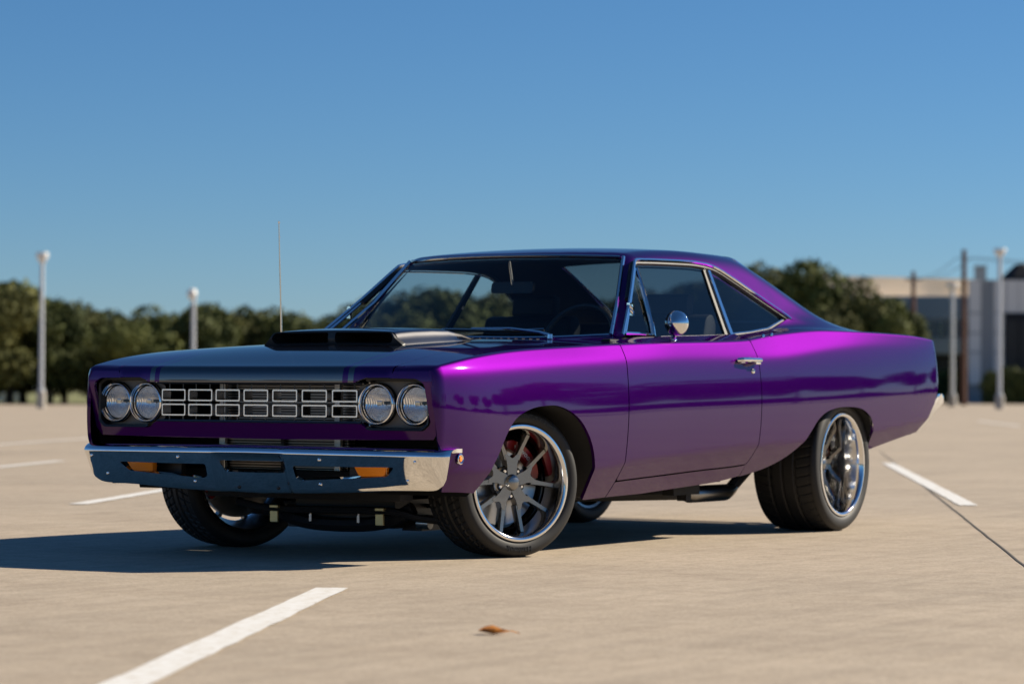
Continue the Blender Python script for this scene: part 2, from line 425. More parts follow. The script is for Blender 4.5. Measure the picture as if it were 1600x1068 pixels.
def top_raw(x,y):
    ya=np.abs(y);zs=z_crest(x);ys=-flank(x,zs)
    u=np.maximum(ys-ya,0)
    hood=zs+(.006+.022*sstep(-.86,-.3,x))*(1-np.minimum(ya/ys,1)**2)
    door=zs+ledge_slope(x)*smin(u,.13+0*u,.06)
    b=sstep(.62,.95,x)
    ledge=hood*(1-b)+door*b
    zp=rail_z(x);d=(belt_half(x)-(zp-BELT_Z)/TUMBLE)-ya
    side=zp+1.38*d+(TUMBLE-1.38)*smin(d,0*d,.02)
    roof=roof_z(x)-.055*ya**2-.12*ya**6
    g=smin(screen(x,y),roof,.03)
    g=smin(g,side,.075+.03*sstep(2.2,3.0,x))
    k=.012+.13*sstep(2.0,3.0,x)
    return smax(ledge,g,k)
def top(x,y):
    h=top_raw(x,y)
    xn=nose_x(y,.785)
    e=np.clip(1-(x-xn)/NOSE_R,0,.999)
    return h-NOSE_R*(1-np.sqrt(1-e*e))
CREST_D=.012
def side_skin(x,b):
    """b<0: below the crest line, b>0: inward over the top"""
    x=np.asarray(x,float);b=np.asarray(b,float)
    zs=z_crest(x);ys=flank(x,zs);d=CREST_D
    z1=zs+np.minimum(b,-d);y1=flank(x,z1)
    y2=ys+np.maximum(b,d);z2=top(x,y2)
    t=np.clip((b+d)/(2*d),0,1)
    y=(1-t)**2*y1+2*t*(1-t)*ys+t*t*y2
    z=(1-t)**2*z1+2*t*(1-t)*top(x,ys)+t*t*z2
    return np.stack([x,y,z],-1)
# ------------------------------------------------------------------ the car
CAR = empty('coupe_car')
tag(CAR, 'glossy purple two-door muscle coupe with charcoal hood and chrome bumpers, parked across the bay lines', 'car')
def on_top(pts, dz=0.): return [(x, y, float(top(x, y)) + dz) for x, y in pts]
def zb(L): return [(x, z - float(z_crest(x))) for x, z in L]
def yb(x, y): return y - float(flank(x, z_crest(x)))
B_ROWS = np.concatenate([np.arange(-.76, -.16, .022), np.arange(-.16, -.03, .008), np.arange(-.03, .03, .0035), np.arange(.03, .4, .016)])
FRONT_ARCH = catmull([(-.485, .284), (-.469, .334), (-.450, .385), (-.417, .440), (-.375, .515), (-.325, .572), (-.263, .605), (-.17, .629), (-.069, .638), (.019, .637), (.119, .615), (.208, .576), (.282, .516), (.331, .455), (.362, .395), (.390, .325), (.418, .271), (.441, .230)], 3)
REAR_ARCH = catmull([(1.82, .286), (1.991, .305), (2.17, .338), (2.31, .388), (2.409, .455), (2.48, .515), (2.547, .568), (2.652, .608), (2.822, .627), (3.023, .620), (3.150, .582), (3.205, .529), (3.232, .470), (3.285, .402)], 4)
GAP_F = catmull([(.655, .2345), (.652, .265), (.645, .32), (.632, .39), (.626, .507), (.629, .657), (.634, .775), (.645, .862), (.650, .9)], 3)
GAP_R = catmull([(1.905, .357), (1.918, .372), (1.921, .42), (1.921, .5), (1.921, .62), (1.922, .736), (1.917, .87), (1.912, .91)], 3)
# front fenders
front_edge = [(-.812, .775), (-.813, .72), (-.811, .642), (-.803, .56), (-.793, .496), (-.768, .45), (-.745, .38), (-.685, .293)]
rock = [(.47, .229)]
fx = np.linspace(.646, -.79, 30)
inner = [(x, yb(x, -(.742 - .042 * sstep(.2, -.8, x)))) for x in fx]
def nose_front(y): return float(nose_x(y, .785)) + .0015
nose_pts = [(nose_front(y), yb(nose_front(y), y)) for y in np.linspace(-.70, -.858, 6)]
poly = zb(front_edge) + zb(FRONT_ARCH) + zb(rock) + zb([(x - .0035, z) for x, z in GAP_F]) + [(.6465, 0.)] + inner + nose_pts
panel('fender', side_skin, poly, mats=PURPLE, parent=CAR, mirror=True, gb=B_ROWS, ga=.03)
# doors, with the ledge up to the glass
belt_y = lambda x: -.832 + .02 * float(sstep(1.3, 2.3, x))
xs = np.linspace(1.912, .655, 30)
poly = zb([(x + .0035, z) for x, z in GAP_F if z > .312]) + [(.6535, 0)] + [(x, yb(x, belt_y(x))) for x in xs[::-1]] + [(1.909, 0)] + zb([(x - .0035, z) for x, z in GAP_R[::-1]]) + zb([(1.899, .3575), (1.5, .341), (1.1, .325), (.66, .3085)])
doors = panel('door', side_skin, poly, mats=PURPLE, parent=CAR, mirror=True, gb=B_ROWS, ga=.03)
# sills under the doors
poly = zb([(x + .0035, z) for x, z in GAP_F if z < .300]) + zb([(.66, .3015), (1.1, .318), (1.5, .334), (1.899, .3505), (1.9175, .362), (1.9175, .30), (1.82, .2865), (1.70, .274), (1.37, .258), (.986, .240), (.66, .2345)])
panel('rocker_panel', side_skin, poly, mats=PURPLE, parent=CAR, mirror=True, gb=B_ROWS, ga=.03)
# quarter panels
Q_TOP = [(1.925, -.832), (2.12, -.822), (2.33, -.797), (2.45, -.781), (2.55, -.763), (2.66, -.752), (2.85, -.79), (3.1, -.83), (3.48, -.845), (4.10, -.84)]
Q_TOP = catmull(Q_TOP, 4)
rear_edge = [(4.155, .955), (4.15, .88), (4.125, .79), (4.095, .72), (4.044, .643), (3.96, .565), (3.881, .489)]
low = [(3.881, .489), (3.6, .452), (3.4, .421)]
poly = zb([(1.9245, .31)]) + zb([(x + .0035, z) for x, z in GAP_R if z > .36]) + [(1.916, 0)] + [(x, yb(x, y)) for x, y in Q_TOP] + [(4.157, .012)] + zb(rear_edge) + zb(low[1:]) + zb(REAR_ARCH[::-1][:-3]) + zb([(1.9245, .2975)])
panel('quarter_panel', side_skin, poly, mats=PURPLE, parent=CAR, mirror=True, gb=B_ROWS, ga=.03)
# roof with windscreen pillars and sail panels
def top_surf(x, y): return np.stack([x, y, top(x, y)], -1)
def top_low(d): return lambda x, y: np.stack([x, y, top(x, y) - d], -1)
DRIP = catmull([(.800, .945), (.835, .972), (1.03, 1.125), (1.20, 1.272), (1.245, 1.299), (1.32, 1.304), (1.487, 1.309), (1.779, 1.314), (1.90, 1.311), (1.976, 1.305), (2.06, 1.289), (2.172, 1.250), (2.291, 1.205), (2.405, 1.161), (2.532, 1.114), (2.62, 1.080), (2.655, 1.062)], 4)
drip_xy = [(x, float(side_glass_y(x, z))) for x, z in DRIP]
ws_x0 = lambda y: .668 + .30 * y * y
ws_x1 = lambda y: 1.108 + .36 * y * y
near_pillar = [(.838, -.752), (1.04, -.668), (1.232, -.589)]
head = [(ws_x1(y), y) for y in np.linspace(-.575, .575, 24)]
sail = [p for p in Q_TOP if 2.70 < p[0] < 3.47]
half = drip_xy + [tuple(p) for p in sail] + [(3.48, -.845)]
poly = [(.80, -.835)] + half + [(x, -y) for x, y in half[::-1]] + [(.80, .835)] + [(x, -y) for x, y in near_pillar] + head[::-1] + near_pillar[::-1]
back = rounded([(2.47, -.50), (2.46, 0), (2.47, .50), (3.38, .60), (3.40, 0), (3.38, -.60)], .05)
ROWS = np.arange(-.86, .861, .02)
panel('roof', top_surf, poly, [back], mats=PURPLE, parent=CAR, ga=.03, gb=ROWS, step=.018, flip_ref=(1.8, 0, .5))
panel('windshield', top_low(.006), near_pillar + head + [(x, -y) for x, y in near_pillar[::-1]] + [(ws_x0(y), y) for y in np.linspace(.74, -.74, 24)], mats=GLASS, parent=CAR, thick=0, flip_ref=(1.8, 0, .5))
panel('rear_window', top_low(.006), back, mats=DARKGLASS, parent=CAR, thick=0, flip_ref=(1.8, 0, .5))
# deck lid, rear panel
panel('trunk_lid', top_surf, [(3.487, -.838), (4.10, -.834), (4.155, -.80), (4.165, 0), (4.155, .80), (4.10, .834), (3.487, .838)], mats=PURPLE, parent=CAR, flip_ref=(3.8, 0, .3))
mb = MB(); rows = [(x, z) for x, z in [(4.155, .985), (4.16, .955)] + rear_edge[1:]]
V = []
for x, z in rows:
    yy = float(flank(min(x, 4.15), z))
    V += [(x + .012, yy + .004, z), (x + .03, 0, z), (x + .012, -yy - .004, z)]
mb.add(V, [(3 * i + k, 3 * i + k + 1, 3 * i + k + 4, 3 * i + k + 3) for i in range(len(rows) - 1) for k in range(2)])
mb.build('rear_panel', PURPLE, CAR)
# hood: top, rolled front lip, stripes
def nose_surf(y, w):
    y = np.asarray(y, float); w = np.asarray(w, float); r = NOSE_R
    x0 = nose_x(y, .785); q = r * math.pi / 2
    xt = x0 + r + np.maximum(w, 0); zt = top_raw(xt, y)
    ph = np.clip(-w / r, 0, math.pi / 2)
    xa = x0 + r - r * np.sin(ph); za = top_raw(x0 + r, y) - r * (1 - np.cos(ph))
    zf = top_raw(x0 + r, y) - r - np.maximum(-w - q, 0)
    xf = nose_x(y, zf) - nose_x(y, top_raw(x0 + r, y) - r) + x0
    return np.stack([np.where(w >= 0, xt, np.where(w >= -q, xa, xf)), y, np.where(w >= 0, zt, np.where(w >= -q, za, zf))], -1)
def nose_w(y, z):
    x0 = float(nose_x(y, .785)); return float(-(top_raw(x0 + NOSE_R, y) - NOSE_R - z) - NOSE_R * math.pi / 2)
def hood_rear(y): return .612 + .10 * y * y
front = [(y, nose_w(y, z)) for y, z in [(-.693, .7475), (-.575, .7475), (-.545, .738), (-.525, .728), (-.3, .7275), (0, .727), (.3, .7275), (.525, .728), (.545, .738), (.575, .7475), (.693, .7475)]]
side = [(.695, -.03), (.697, .02)] + [(.699 + .038 * float(sstep(-.8, .2, x)), x - float(nose_x(.7, .785)) - NOSE_R) for x in np.linspace(-.78, .64, 20)]
rear = [(y, hood_rear(y) - float(nose_x(y, .785)) - NOSE_R) for y in np.linspace(.72, -.72, 21)]
W_ROWS = np.concatenate([np.arange(-.12, -.05, .012), np.arange(-.05, .012, .004), np.arange(.012, 1.6, .03)])
def hood_mi(c):
    a = np.abs(c[:, 0]); return np.where((a < .466) | ((a > .492) & (a < .518)), 1, 0)
# column rows on the stripe edges
HC = np.array(sorted(set(np.round(np.concatenate([np.arange(-.72, .721, .03), [s * v for s in (-1, 1) for v in (.466, .492, .518)]]), 4))))
def swap(f): return lambda a, b_: f(b_, a)
poly_h = [(w, y) for y, w in front + side + rear + [(-y, w) for y, w in side[::-1]]]
# stripe edges need exact lines: build the hood as strips that share one mesh
def hood_build():
    cuts = [-.9, -.518, -.492, -.466, .466, .492, .518, .9]; Vs = []; Fs = []; Ns = []; Ms = []
    full = resample(poly_h, .02)
    for i in range(7):
        lo, hi = cuts[i], cuts[i + 1]
        P = []
        for j in range(len(full)):             # clip the outline to the strip lo..hi
            P.append(full[j])
        for val, sgn in ((lo, 1), (hi, -1)):
            out = []
            for j in range(len(P)):
                a, e = P[j - 1], P[j]; da, de = sgn * (a[1] - val), sgn * (e[1] - val)
                if (da >= 0) != (de >= 0): out.append(a + (e - a) * (da / (da - de)))
                if de >= 0: out.append(e)
            P = out
        P = [P[j] for j in range(len(P)) if np.linalg.norm(P[j] - P[j - 1]) > 1e-4]
        V, F, N, mi = panel_data(swap(nose_surf), P, ga=.03, gb=np.arange(lo, hi, .03) if hi - lo > .1 else np.array([]).reshape(0), step=.03, flip_ref=(0, 0, .3), thick=.014)
        k = sum(len(v) for v in Vs); Vs.append(V); Ns.append(N); Fs += [tuple(q + k for q in f) for f in F]
        Ms += [1 if i in (1, 3, 5) else 0] * len(F)
    return mesh('hood', np.concatenate(Vs), Fs, [PURPLE, STRIPE], CAR, True, np.concatenate(Ns), Ms)
hood_build()
# cowl
cp = [(hood_rear(y) + .007, y) for y in np.linspace(-.735, .735, 21)] + [(.653, .745), (.655, .83), (.797, .832), (.835, .755)] + [(ws_x0(y) - .004, y) for y in np.linspace(.74, -.74, 21)] + [(.835, -.755), (.797, -.832), (.655, -.83), (.653, -.745)]
panel('cowl', top_surf, cp, mats=PURPLE, parent=CAR, flip_ref=(.6, 0, .3))
mb = MB()
for k in range(26):
    y = -.46 + k * .036; x = .635 + .12 * y * y
    if abs(y) < .48: mb.box((x + .012, y, float(top(x + .012, y)) + .0005), (.026, .02, .004))
tag(mb.build('cowl_vent', BLACK, CAR, False), kind='stuff')
# front panel: frame round headlights and grille, lower valance
OPEN = rounded([(-.700, .7455), (-.805, .7445), (-.842, .722), (-.842, .562), (-.808, .536), (-.56, .537), (-.525, .562), (.525, .562), (.56, .537), (.808, .536), (.842, .562), (.842, .722), (.805, .7445), (.700, .7455)], .014, 3)
poly = [(-.700, -.040)] + [(y, nose_w(y, z)) for y, z in OPEN] + [(.700, -.040), (.862, -.040), (.874, -.06)] + [(y, nose_w(y, z)) for y, z in [(.874, .64), (.872, .535), (.845, .502), (.4, .497), (-.4, .497), (-.845, .502), (-.872, .535), (-.874, .64)]] + [(-.874, -.06), (-.862, -.04)]
panel('front_panel', nose_surf, poly, mats=PURPLE, parent=CAR, flip_ref=(0, 0, .6), step=.015, ga=.02)
# black shell under the skin, so gaps read dark
def in_skin(x, b_):
    p = side_skin(x, b_); p[..., 1] += .03; p[..., 2] -= .02 * sstep(-.05, .02, b_); return p
poly = zb([(-.74, .74), (-.72, .36)]) + zb([(x - .02 if x < 0 else x + .02, z + .02) for x, z in FRONT_ARCH]) + zb([(1.75, .30)]) + zb([(x, z + .02) for x, z in REAR_ARCH[4:]]) + zb([(3.85, .51), (4.07, .9)]) + [(4.07, .03), (2.3, .03), (1.9, .05), (.7, .05), (.5, .1), (-.74, .1)]
panel('inner_body', in_skin, poly, mats=DARK, parent=CAR, mirror=True, thick=0, ga=.06, step=.05)
panel('hood_liner', lambda x, y: np.stack([x, y, top_raw(x, y) - .035], -1), [(-.76, -.84), (.70, -.80), (.70, .80), (-.76, .84)], mats=DARK, parent=CAR, thick=0, ga=.08, step=.06, flip_ref=(0, 0, .3))
# headliner (roof lining with pillar trims)
def liner(x, y): return np.stack([x, y * .975, top(x, y) - .028], -1)
panel('headliner', liner, poly and ([(.86, -.79)] + [(x, y + .012) for x, y in half] + [(x, -y - .012) for x, y in half[::-1]] + [(.86, .79)] + [(x + .012, -y) for x, y in near_pillar] + [(x + .02, y) for x, y in head[::-1]] + [(x + .012, y) for x, y in near_pillar[::-1]]), [back], mats=SEATV, parent=CAR, thick=0, step=.03, flip_ref=(1.8, 0, .5))
# wheel wells and floor
def well(loop, yi, name):
    L = resample(loop, .04, False); mb = MB(); V = []
    for x, z in L: V += [(x, float(flank(x, max(z, .25))) + .012, z), (x, yi, z)]
    mb.add(V, [(2 * i, 2 * i + 1, 2 * i + 3, 2 * i + 2) for i in range(len(L) - 1)])
    mb.prism([tuple(p) for p in L] , yi, yi + .01, lambda a, b_, h: (a, h, b_))
    for s in (1, -1):
        m2 = MB(); m2.add([(x, s * y, z) for x, y, z in mb.V], mb.F); m2.build(name, DARK, CAR, fix=False)
well([(-.50, .27)] + [(x, z + .012) for x, z in FRONT_ARCH] + [(.46, .24)], -.42, 'wheel_well')
well([(x, z + .012) for x, z in REAR_ARCH[3:]], -.52, 'wheel_well')
mb = MB(); mb.box((1.2, 0, .30), (1.4, 1.50, .06)); mb.box((3.0, 0, .46), (1.7, 1.04, .08)); mb.box((.62, 0, .55), (.03, 1.6, .5)); mb.box((3.72, 0, .50), (.4, 1.7, .05)); mb.box((2.35, 0, .65), (.03, 1.55, .5))
mb.build('floor_pan', DARK, CAR, False)
mb = MB()
for s in (-1, 1):
    for k in range(13): mb.box((.72 + k * .088, s * .775, .2425 + k * .0034), (.082, .012, .016))
tag(mb.build('sill_seam', DARK, CAR, False), kind='stuff')

# ---- glass in the sides, trims
def gs(x, z): return np.stack([x, side_glass_y(x, z) + .012, z], -1)
panel('vent_window', gs, [(.84, .958), (1.20, 1.262), (1.222, 1.262), (1.20, 1.19), (1.16, 1.07), (1.105, .958)], mats=SIDEGLASS, parent=CAR, mirror=True, thick=0)
for o in panel('door_glass', gs, [(1.105, .945), (1.16, 1.07), (1.20, 1.19), (1.226, 1.268), (1.30, 1.285), (1.86, 1.292), (1.932, 1.288), (1.895, 1.10), (1.868, .968)], mats=SIDEGLASS, parent=CAR, mirror=True, thick=0): pass
panel('quarter_window', gs, [(1.885, .972), (1.955, 1.285), (2.0, 1.282), (2.14, 1.245), (2.283, 1.192), (2.40, 1.142), (2.52, 1.090), (2.555, 1.06), (2.50, 1.045), (2.33, 1.008)], mats=SIDEGLASS, parent=CAR, mirror=True, thick=0)
def on_side(pts, off=-.004): return [(x, float(side_glass_y(x, z)) + off, z) for x, z in pts]
def both(fn, name, mats, **kw):
    for s in (1, -1):
        mb = MB(); fn(mb); mb.V = [(x, s * y, z) for x, y, z in mb.V]; o = mb.build(name, mats, CAR, **kw)
drip3 = [(x, y - .006, max(z, 0) + .004) for (x, y), z in zip(drip_xy, [p[1] for p in DRIP])]
both(lambda m: m.tube(drip3, .0075, 6), 'drip_rail', CHROME)
both(lambda m: m.tube([(x, y + .012, z - .016) for x, y, z in drip3[8:]], .014, 6), 'window_seal', TRIMBLACK)
both(lambda m: m.tube([(x, y + .016, z - .036) for x, y, z in drip3[14:]], .004, 5), 'window_channel', CHROME)
def post(m):
    m.prism([(1.940, 1.284), (1.964, 1.284), (1.938, 1.16), (1.912, 1.03), (1.902, .972), (1.872, .972), (1.882, 1.03), (1.912, 1.16)], -.008, .012, lambda a, b_, h: (a, float(side_glass_y(a, b_)) + h, b_))
both(post, 'window_post', CHROME, sharp=30)
def post2(m):
    m.prism([(1.915, 1.284), (1.938, 1.284), (1.910, 1.16), (1.880, 1.03), (1.870, .972), (1.835, .972), (1.850, 1.03), (1.880, 1.16)], .004, .02, lambda a, b_, h: (a, float(side_glass_y(a, b_)) + h, b_))
both(post2, 'window_seal', TRIMBLACK, sharp=30)
vp = catmull([(1.098, .948), (1.135, 1.01), (1.175, 1.11), (1.205, 1.20), (1.222, 1.262)], 4)
both(lambda m: m.tube(on_side(vp, -.002), .0105, 6), 'vent_post', CHROME)
both(lambda m: m.tube(on_side([(.845, .958), (.97, .957), (1.098, .953)], -.002), .008, 6), 'vent_sill_trim', CHROME)
both(lambda m: (m.tube(on_side([(.835, .952), (1.03, 1.112), (1.205, 1.262)], -.001), .008, 6)), 'vent_frame', CHROME)
both(lambda m: (m.box((.985, float(side_glass_y(.985, 1.07)) - .012, 1.065), (.012, .02, .05)), m.box((.985, float(side_glass_y(.985, 1.09)) - .014, 1.092), (.03, .016, .01))), 'vent_latch', CHROME)
both(lambda m: m.tube(on_side([(1.10, .944), (1.5, .955), (1.88, .968), (2.1, .983), (2.33, 1.005), (2.50, 1.042), (2.56, 1.055)], -.004), .006, 6), 'belt_seal', TRIMBLACK)
both(lambda m: m.tube(on_side([(1.89, .976), (2.1, .990), (2.33, 1.012), (2.50, 1.048), (2.55, 1.058)], -.004), .004, 6), 'window_channel', CHROME)
mb = MB()
bot = [(ws_x0(y), y) for y in np.linspace(-.75, .75, 25)]
mb.tube(on_top([(x, y) for x, y in head], .003), .0065, 6)
for s in (-1, 1): mb.tube([(x, y, z) for x, y, z in on_top([(x, s * y) for x, y in [(.832, -.752)] + near_pillar[1:]], .004)], .0095, 6)
mb.tube(on_top(bot, .003), .006, 6)
mb.build('windshield_trim', CHROME, CAR)
mb = MB(); mb.tube(on_top([(x + .012, y) for x, y in [(ws_x1(y), y) for y in np.linspace(-.56, .56, 20)]], -.018), .012, 6)
mb.build('windshield_seal', TRIMBLACK, CAR)
mb = MB(); mb.tube(on_top([tuple(p) for p in back] + [tuple(back[0])], .003), .007, 6); mb.build('rear_window_trim', CHROME, CAR)

# ---- hood scoop
SC = empty('hood_scoop', parent=CAR)
secs = [(-.235, .300, .362, .948), (-.20, .302, .366, .953), (-.10, .302, .366, .960), (.05, .300, .360, .966), (.18, .295, .348, .967), (.30, .285, .330, .955), (.42, .27, .30, .932), (.52, .25, .27, .0)]
def scoop_sec(x, wt, wb, zt):
    zh = lambda y: float(top(x, y))
    if zt == 0: zt = zh(0) - .002
    b0 = zh(wb) - .006; top_edge = max(zt - .004, b0)
    half_p = [(wb, b0), (wb - .004, b0 + .008), (wt + (wb - wt) * .45, b0 + (top_edge - b0) * .55), (wt + .012, b0 + (top_edge - b0) * .88), (wt - .006, b0 + (top_edge - b0) * 1.0), (wt - .04, zt - .001), (wt * .5, zt + .003), (0, zt + .004)]
    half_p = catmull(half_p, 3)
    return [(-y, z) for y, z in half_p] + [(y, z) for y, z in half_p[::-1]][1:]
V = []; m_ = 0
for s in secs:
    sec = scoop_sec(*s); m_ = len(sec); V += [(s[0], y, z) for y, z in sec]
mb = MB(); mb.add(V, [(i * m_ + k, i * m_ + k + 1, (i + 1) * m_ + k + 1, (i + 1) * m_ + k) for i in range(len(secs) - 1) for k in range(m_ - 1)])
mb.build('scoop_shell', STRIPE, SC, sharp=60)
sec = scoop_sec(*secs[0])
holes = [rounded([(s * .018, .897), (s * .300, .894), (s * .318, .918), (s * .302, .942), (s * .018, .944)][::s], [.012, .02, .02, .02, .012][::s]) for s in (1, -1)]
lip = lambda y, z: np.stack([-.238 - .022 * np.clip(1 - np.abs(z - .92) / .05, 0, 1) ** .5 + 0 * y, y, z], -1)
panel('scoop_lip', lip, sec, holes, mats=BLACK, parent=SC, flip_ref=(0.2, 0, .92), step=.012, ga=.02, thick=.02)  # black lip: shade on the scoop front is put into its colour
for h in holes:
    mb = MB(); nh = len(h)
    V = [(-.25, y, z) for y, z in h] + [(.0, y * .95, .92 + (z - .92) * .8) for y, z in h]
    mb.add(V, [(i, (i + 1) % nh, nh + (i + 1) % nh, nh + i) for i in range(nh)] + [tuple(range(nh, 2 * nh))])
    mb.build('scoop_duct', DARK, SC)

# ---- grille
GR = empty('grille', parent=CAR)
def gx(y): return -.795 + .045 * (y / .868) ** 2
bev = []
mb = MB()
mb.box((-.40, 0, .60), (.02, 1.5, .40)); mb.build('grille_back', DARK, GR, False)
def ring2(m, y, z, w, h, d, t, x, sk=0):
    """rectangular tube-walled cell: a hollow rounded frame"""
    o = rounded([(-w / 2, -h / 2), (w / 2, -h / 2), (w / 2, h / 2), (-w / 2, h / 2)], .006, 3)
    o = [(a + (sk * b_ if abs(a) > w * .3 and a * sk != 0 and ((a > 0) == (sk > 0)) else 0), b_) for a, b_ in o]
    i = [(a * (1 - 2 * t / w), b_ * (1 - 2 * t / h)) for a, b_ in o]
    i2 = [(a * (1 - 3.2 * t / w), b_ * (1 - 3.2 * t / h)) for a, b_ in o]
    nn = len(o)
    V = [(x, y + a, z + b_) for a, b_ in o] + [(x, y + a, z + b_) for a, b_ in i] + [(x + d, y + a, z + b_) for a, b_ in o] + [(x + d, y + a, z + b_) for a, b_ in i2]
    F = []
    for k in range(nn):
        j = (k + 1) % nn
        F += [(k, j, nn + j, nn + k), (k, 2 * nn + k, 2 * nn + j, j), (nn + k, nn + j, 3 * nn + j, 3 * nn + k), (2 * nn + k, 3 * nn + k, 3 * nn + j, 2 * nn + j)]
    m.add(V, F)
GYS = [-.4365, -.291, -.1455, 0, .1455, .291, .4365]
for y in GYS:
    for z in (.6735, .6125):
        mb = MB(); ring2(mb, y, z, .125, .0495, .05, .0056, gx(y)); mb.build('grille_cell', GRILLE_M, GR, sharp=30)
mb = MB()
for y in GYS:
    for dy in (-.036, .036):
        for z0, z1 in ((.698, .7245), (.637, .649), (.5625, .588)): mb.tube([(gx(y) + .02, y + dy, z0), (gx(y) + .02, y + dy, z1)], .0028, 6)
tag(mb.build('grille_pin', GUNMETAL, GR), kind='stuff')
mb = MB()
for z, r in ((.7255, .006), (.5655, .007)):
    mb.tube([(gx(y) - .004, y, z) for y in np.linspace(-.52, .52, 15)], r, 6)
mb.build('grille_bar', GUNMETAL, GR)
# radiator and its columns behind the grille
RD = empty('radiator', parent=CAR)
mb = MB(); mb.box((-.52, .02, .42), (.05, .62, .28)); mb.box((-.50, .0, .64), (.04, .70, .18)); mb.build('radiator_core', COOLER, RD, False)
for y in (.34, -.255): mb = MB(); mb.box((-.565, y, .52), (.02, .032, .44)); mb.build('radiator_tank', STEEL, RD, False, bevel=.004)
mb = MB(); mb.box((-.56, .03, .42), (.012, .016, .28)); mb.build('radiator_strut', BLACK, RD, False)

# ---- headlights
HB = empty('headlight_housing', parent=CAR)
for s in (1, -1):
    out = rounded([(s * .495, .574), (s * .532, .566), (s * .566, .541), (s * .806, .540), (s * .838, .565), (s * .838, .720), (s * .803, .7415), (s * .566, .7425), (s * .532, .722), (s * .495, .714)][::s], .012)
    def plate(y, z): return np.stack([gx(y) + .018 + 0 * z, y, z], -1)
    circ = [[(s * cy + .0865 * math.cos(t) * 1.0, .642 + .0865 * math.sin(t)) for t in np.linspace(0, 2 * math.pi, 40, endpoint=False)] for cy in (.588, .762)]
    circ = [[(a, min(max(b_, .5), .9)) for a, b_ in c_] for c_ in circ]
    panel('headlight_panel', plate, out, circ, mats=GREYPLATE, parent=HB, flip_ref=(0, 0, .64), step=.02, ga=.03, thick=.0)
    mb = MB()
    L = resample(out, .02); nn = len(L)
    ofs = lambda k, e: tuple(np.array(L[k]) + e * np.array([1, 1]) * 0)
    V = []
    for y, z in L: V += [(gx(y) - .030, y * 1.0 + (y - s * .687) * .02, z + (z - .642) * .03), (gx(y) - .026, s * .687 + (y - s * .687) * .965, .642 + (z - .642) * .945), (gx(y) + .018, s * .687 + (y - s * .687) * .945, .642 + (z - .642) * .92)]
    F = []
    for k in range(nn):
        j = (k + 1) % nn
        if min(abs(L[k][0]), abs(L[j][0])) < .545: continue
        F += [(3 * k, 3 * j, 3 * j + 1, 3 * k + 1), (3 * k + 1, 3 * j + 1, 3 * j + 2, 3 * k + 2)]
    mb.add(V, F); mb.build('headlight_surround', BLACK, HB, sharp=50)
    for y in (.545, .822):
        for z in (.555, .729): mb = MB(); mb.lathe([(.0, -.004), (.004, -.003), (.005, 0)], 8, 'x', (gx(y) + .016, s * y, z)); mb.build('surround_screw', STEEL, HB)
for cy in (.588, .762, -.588, -.762):
    H = empty('headlight', (gx(cy) + .018, cy, .642), CAR)
    mb = MB(); mb.lathe([(.079, .0), (.085, -.010), (.0865, -.022), (.084, -.030), (.080, -.031), (.0765, -.027), (.074, -.012), (.070, .002)], 48, 'x'); mb.build('headlight_ring', CHROME, H, sharp=60)
    mb = MB(); mb.lathe([(.0745, -.020), (.0735, -.008), (.069, .0)], 40, 'x'); mb.build('headlight_seal', TRIMBLACK, H)
    mb = MB(); mb.lathe([(.068 * math.sin(a), -.004 - .020 * math.cos(a) + .0) for a in np.linspace(0.0, math.pi / 2, 8)], 40, 'x'); mb.build('headlight_lens', LENSGLASS, H, sharp=80)
    mb = MB(); mb.lathe([(r, .050 - r * r * 11.4) for r in (.004, .012, .02, .03, .04, .05, .06, .068)], 40, 'x'); mb.build('headlight_bowl', REFLECTOR, H, sharp=80)
    mb = MB(); mb.box((.008, .0, .004), (.02, .026, .020)); mb.build('headlight_bulb_shield', POLISHED, H, False, bevel=.004); mb = MB(); mb.box((.004, -.036, .006), (.006, .030, .013)); mb.build('headlight_bulb_lead', BLACK, H, False, bevel=.002)

# ---- front bumper
TOPC = catmull([(-.862, 0), (-.860, .25), (-.852, .5), (-.840, .70), (-.828, .80), (-.812, .865), (-.795, .905), (-.780, .922), (-.765, .932)], 4)
BOTC = catmull([(-.792, 0), (-.788, .25), (-.772, .45), (-.756, .62), (-.742, .72), (-.735, .80), (-.736, .84), (-.737, .865), (-.736, .885)], 4)
TOPC, BOTC = np.array(TOPC), np.array(BOTC); SU = TOPC[:, 1] / TOPC[-1, 1]
SECV = curve([(0, .275), (.55, .288), (.8, .298), (1, .302)])
def bump_surf(u, h):
    """u -1..1 along the bar, h: height over the lower edge in metres of the middle section; beyond the top it rolls back"""
    u = np.asarray(u, float); h = np.asarray(h, float); a = np.abs(u)
    tx, ty = np.interp(a, SU, TOPC[:, 0]), np.interp(a, SU, TOPC[:, 1])
    bx, by = np.interp(a, SU, BOTC[:, 0]), np.interp(a, SU, BOTC[:, 1])
    z0, z1 = SECV(a), .440 - .006 * a
    Hh = .168; t = np.clip(h / Hh, 0, 1)
    rec = .034 * (1 - sstep(.155, .205, a)) * sstep(1.08, .80, t)            # number plate recess
    x = bx + (tx - bx) * t ** .8 + rec; y = by + (ty - by) * t ** .8
    z = z0 + (z1 - z0) * t
    q = np.clip((h - Hh) / .045, 0, 1) * math.pi * .56          # the rolled top edge
    r = .034
    x = x + r * (1 - np.cos(q)) * 1.6; z = z + r * np.sin(q)
    e = np.maximum(h - Hh - .045, 0); x = x + e * 1.2
    q2 = np.maximum(-h, 0); x = x + q2 * .9; z = z - q2 * .3
    return np.stack([x, np.sign(u) * y, z], -1)
def uy(y): return math.copysign(float(np.interp(abs(y), TOPC[:, 1], SU)), y)
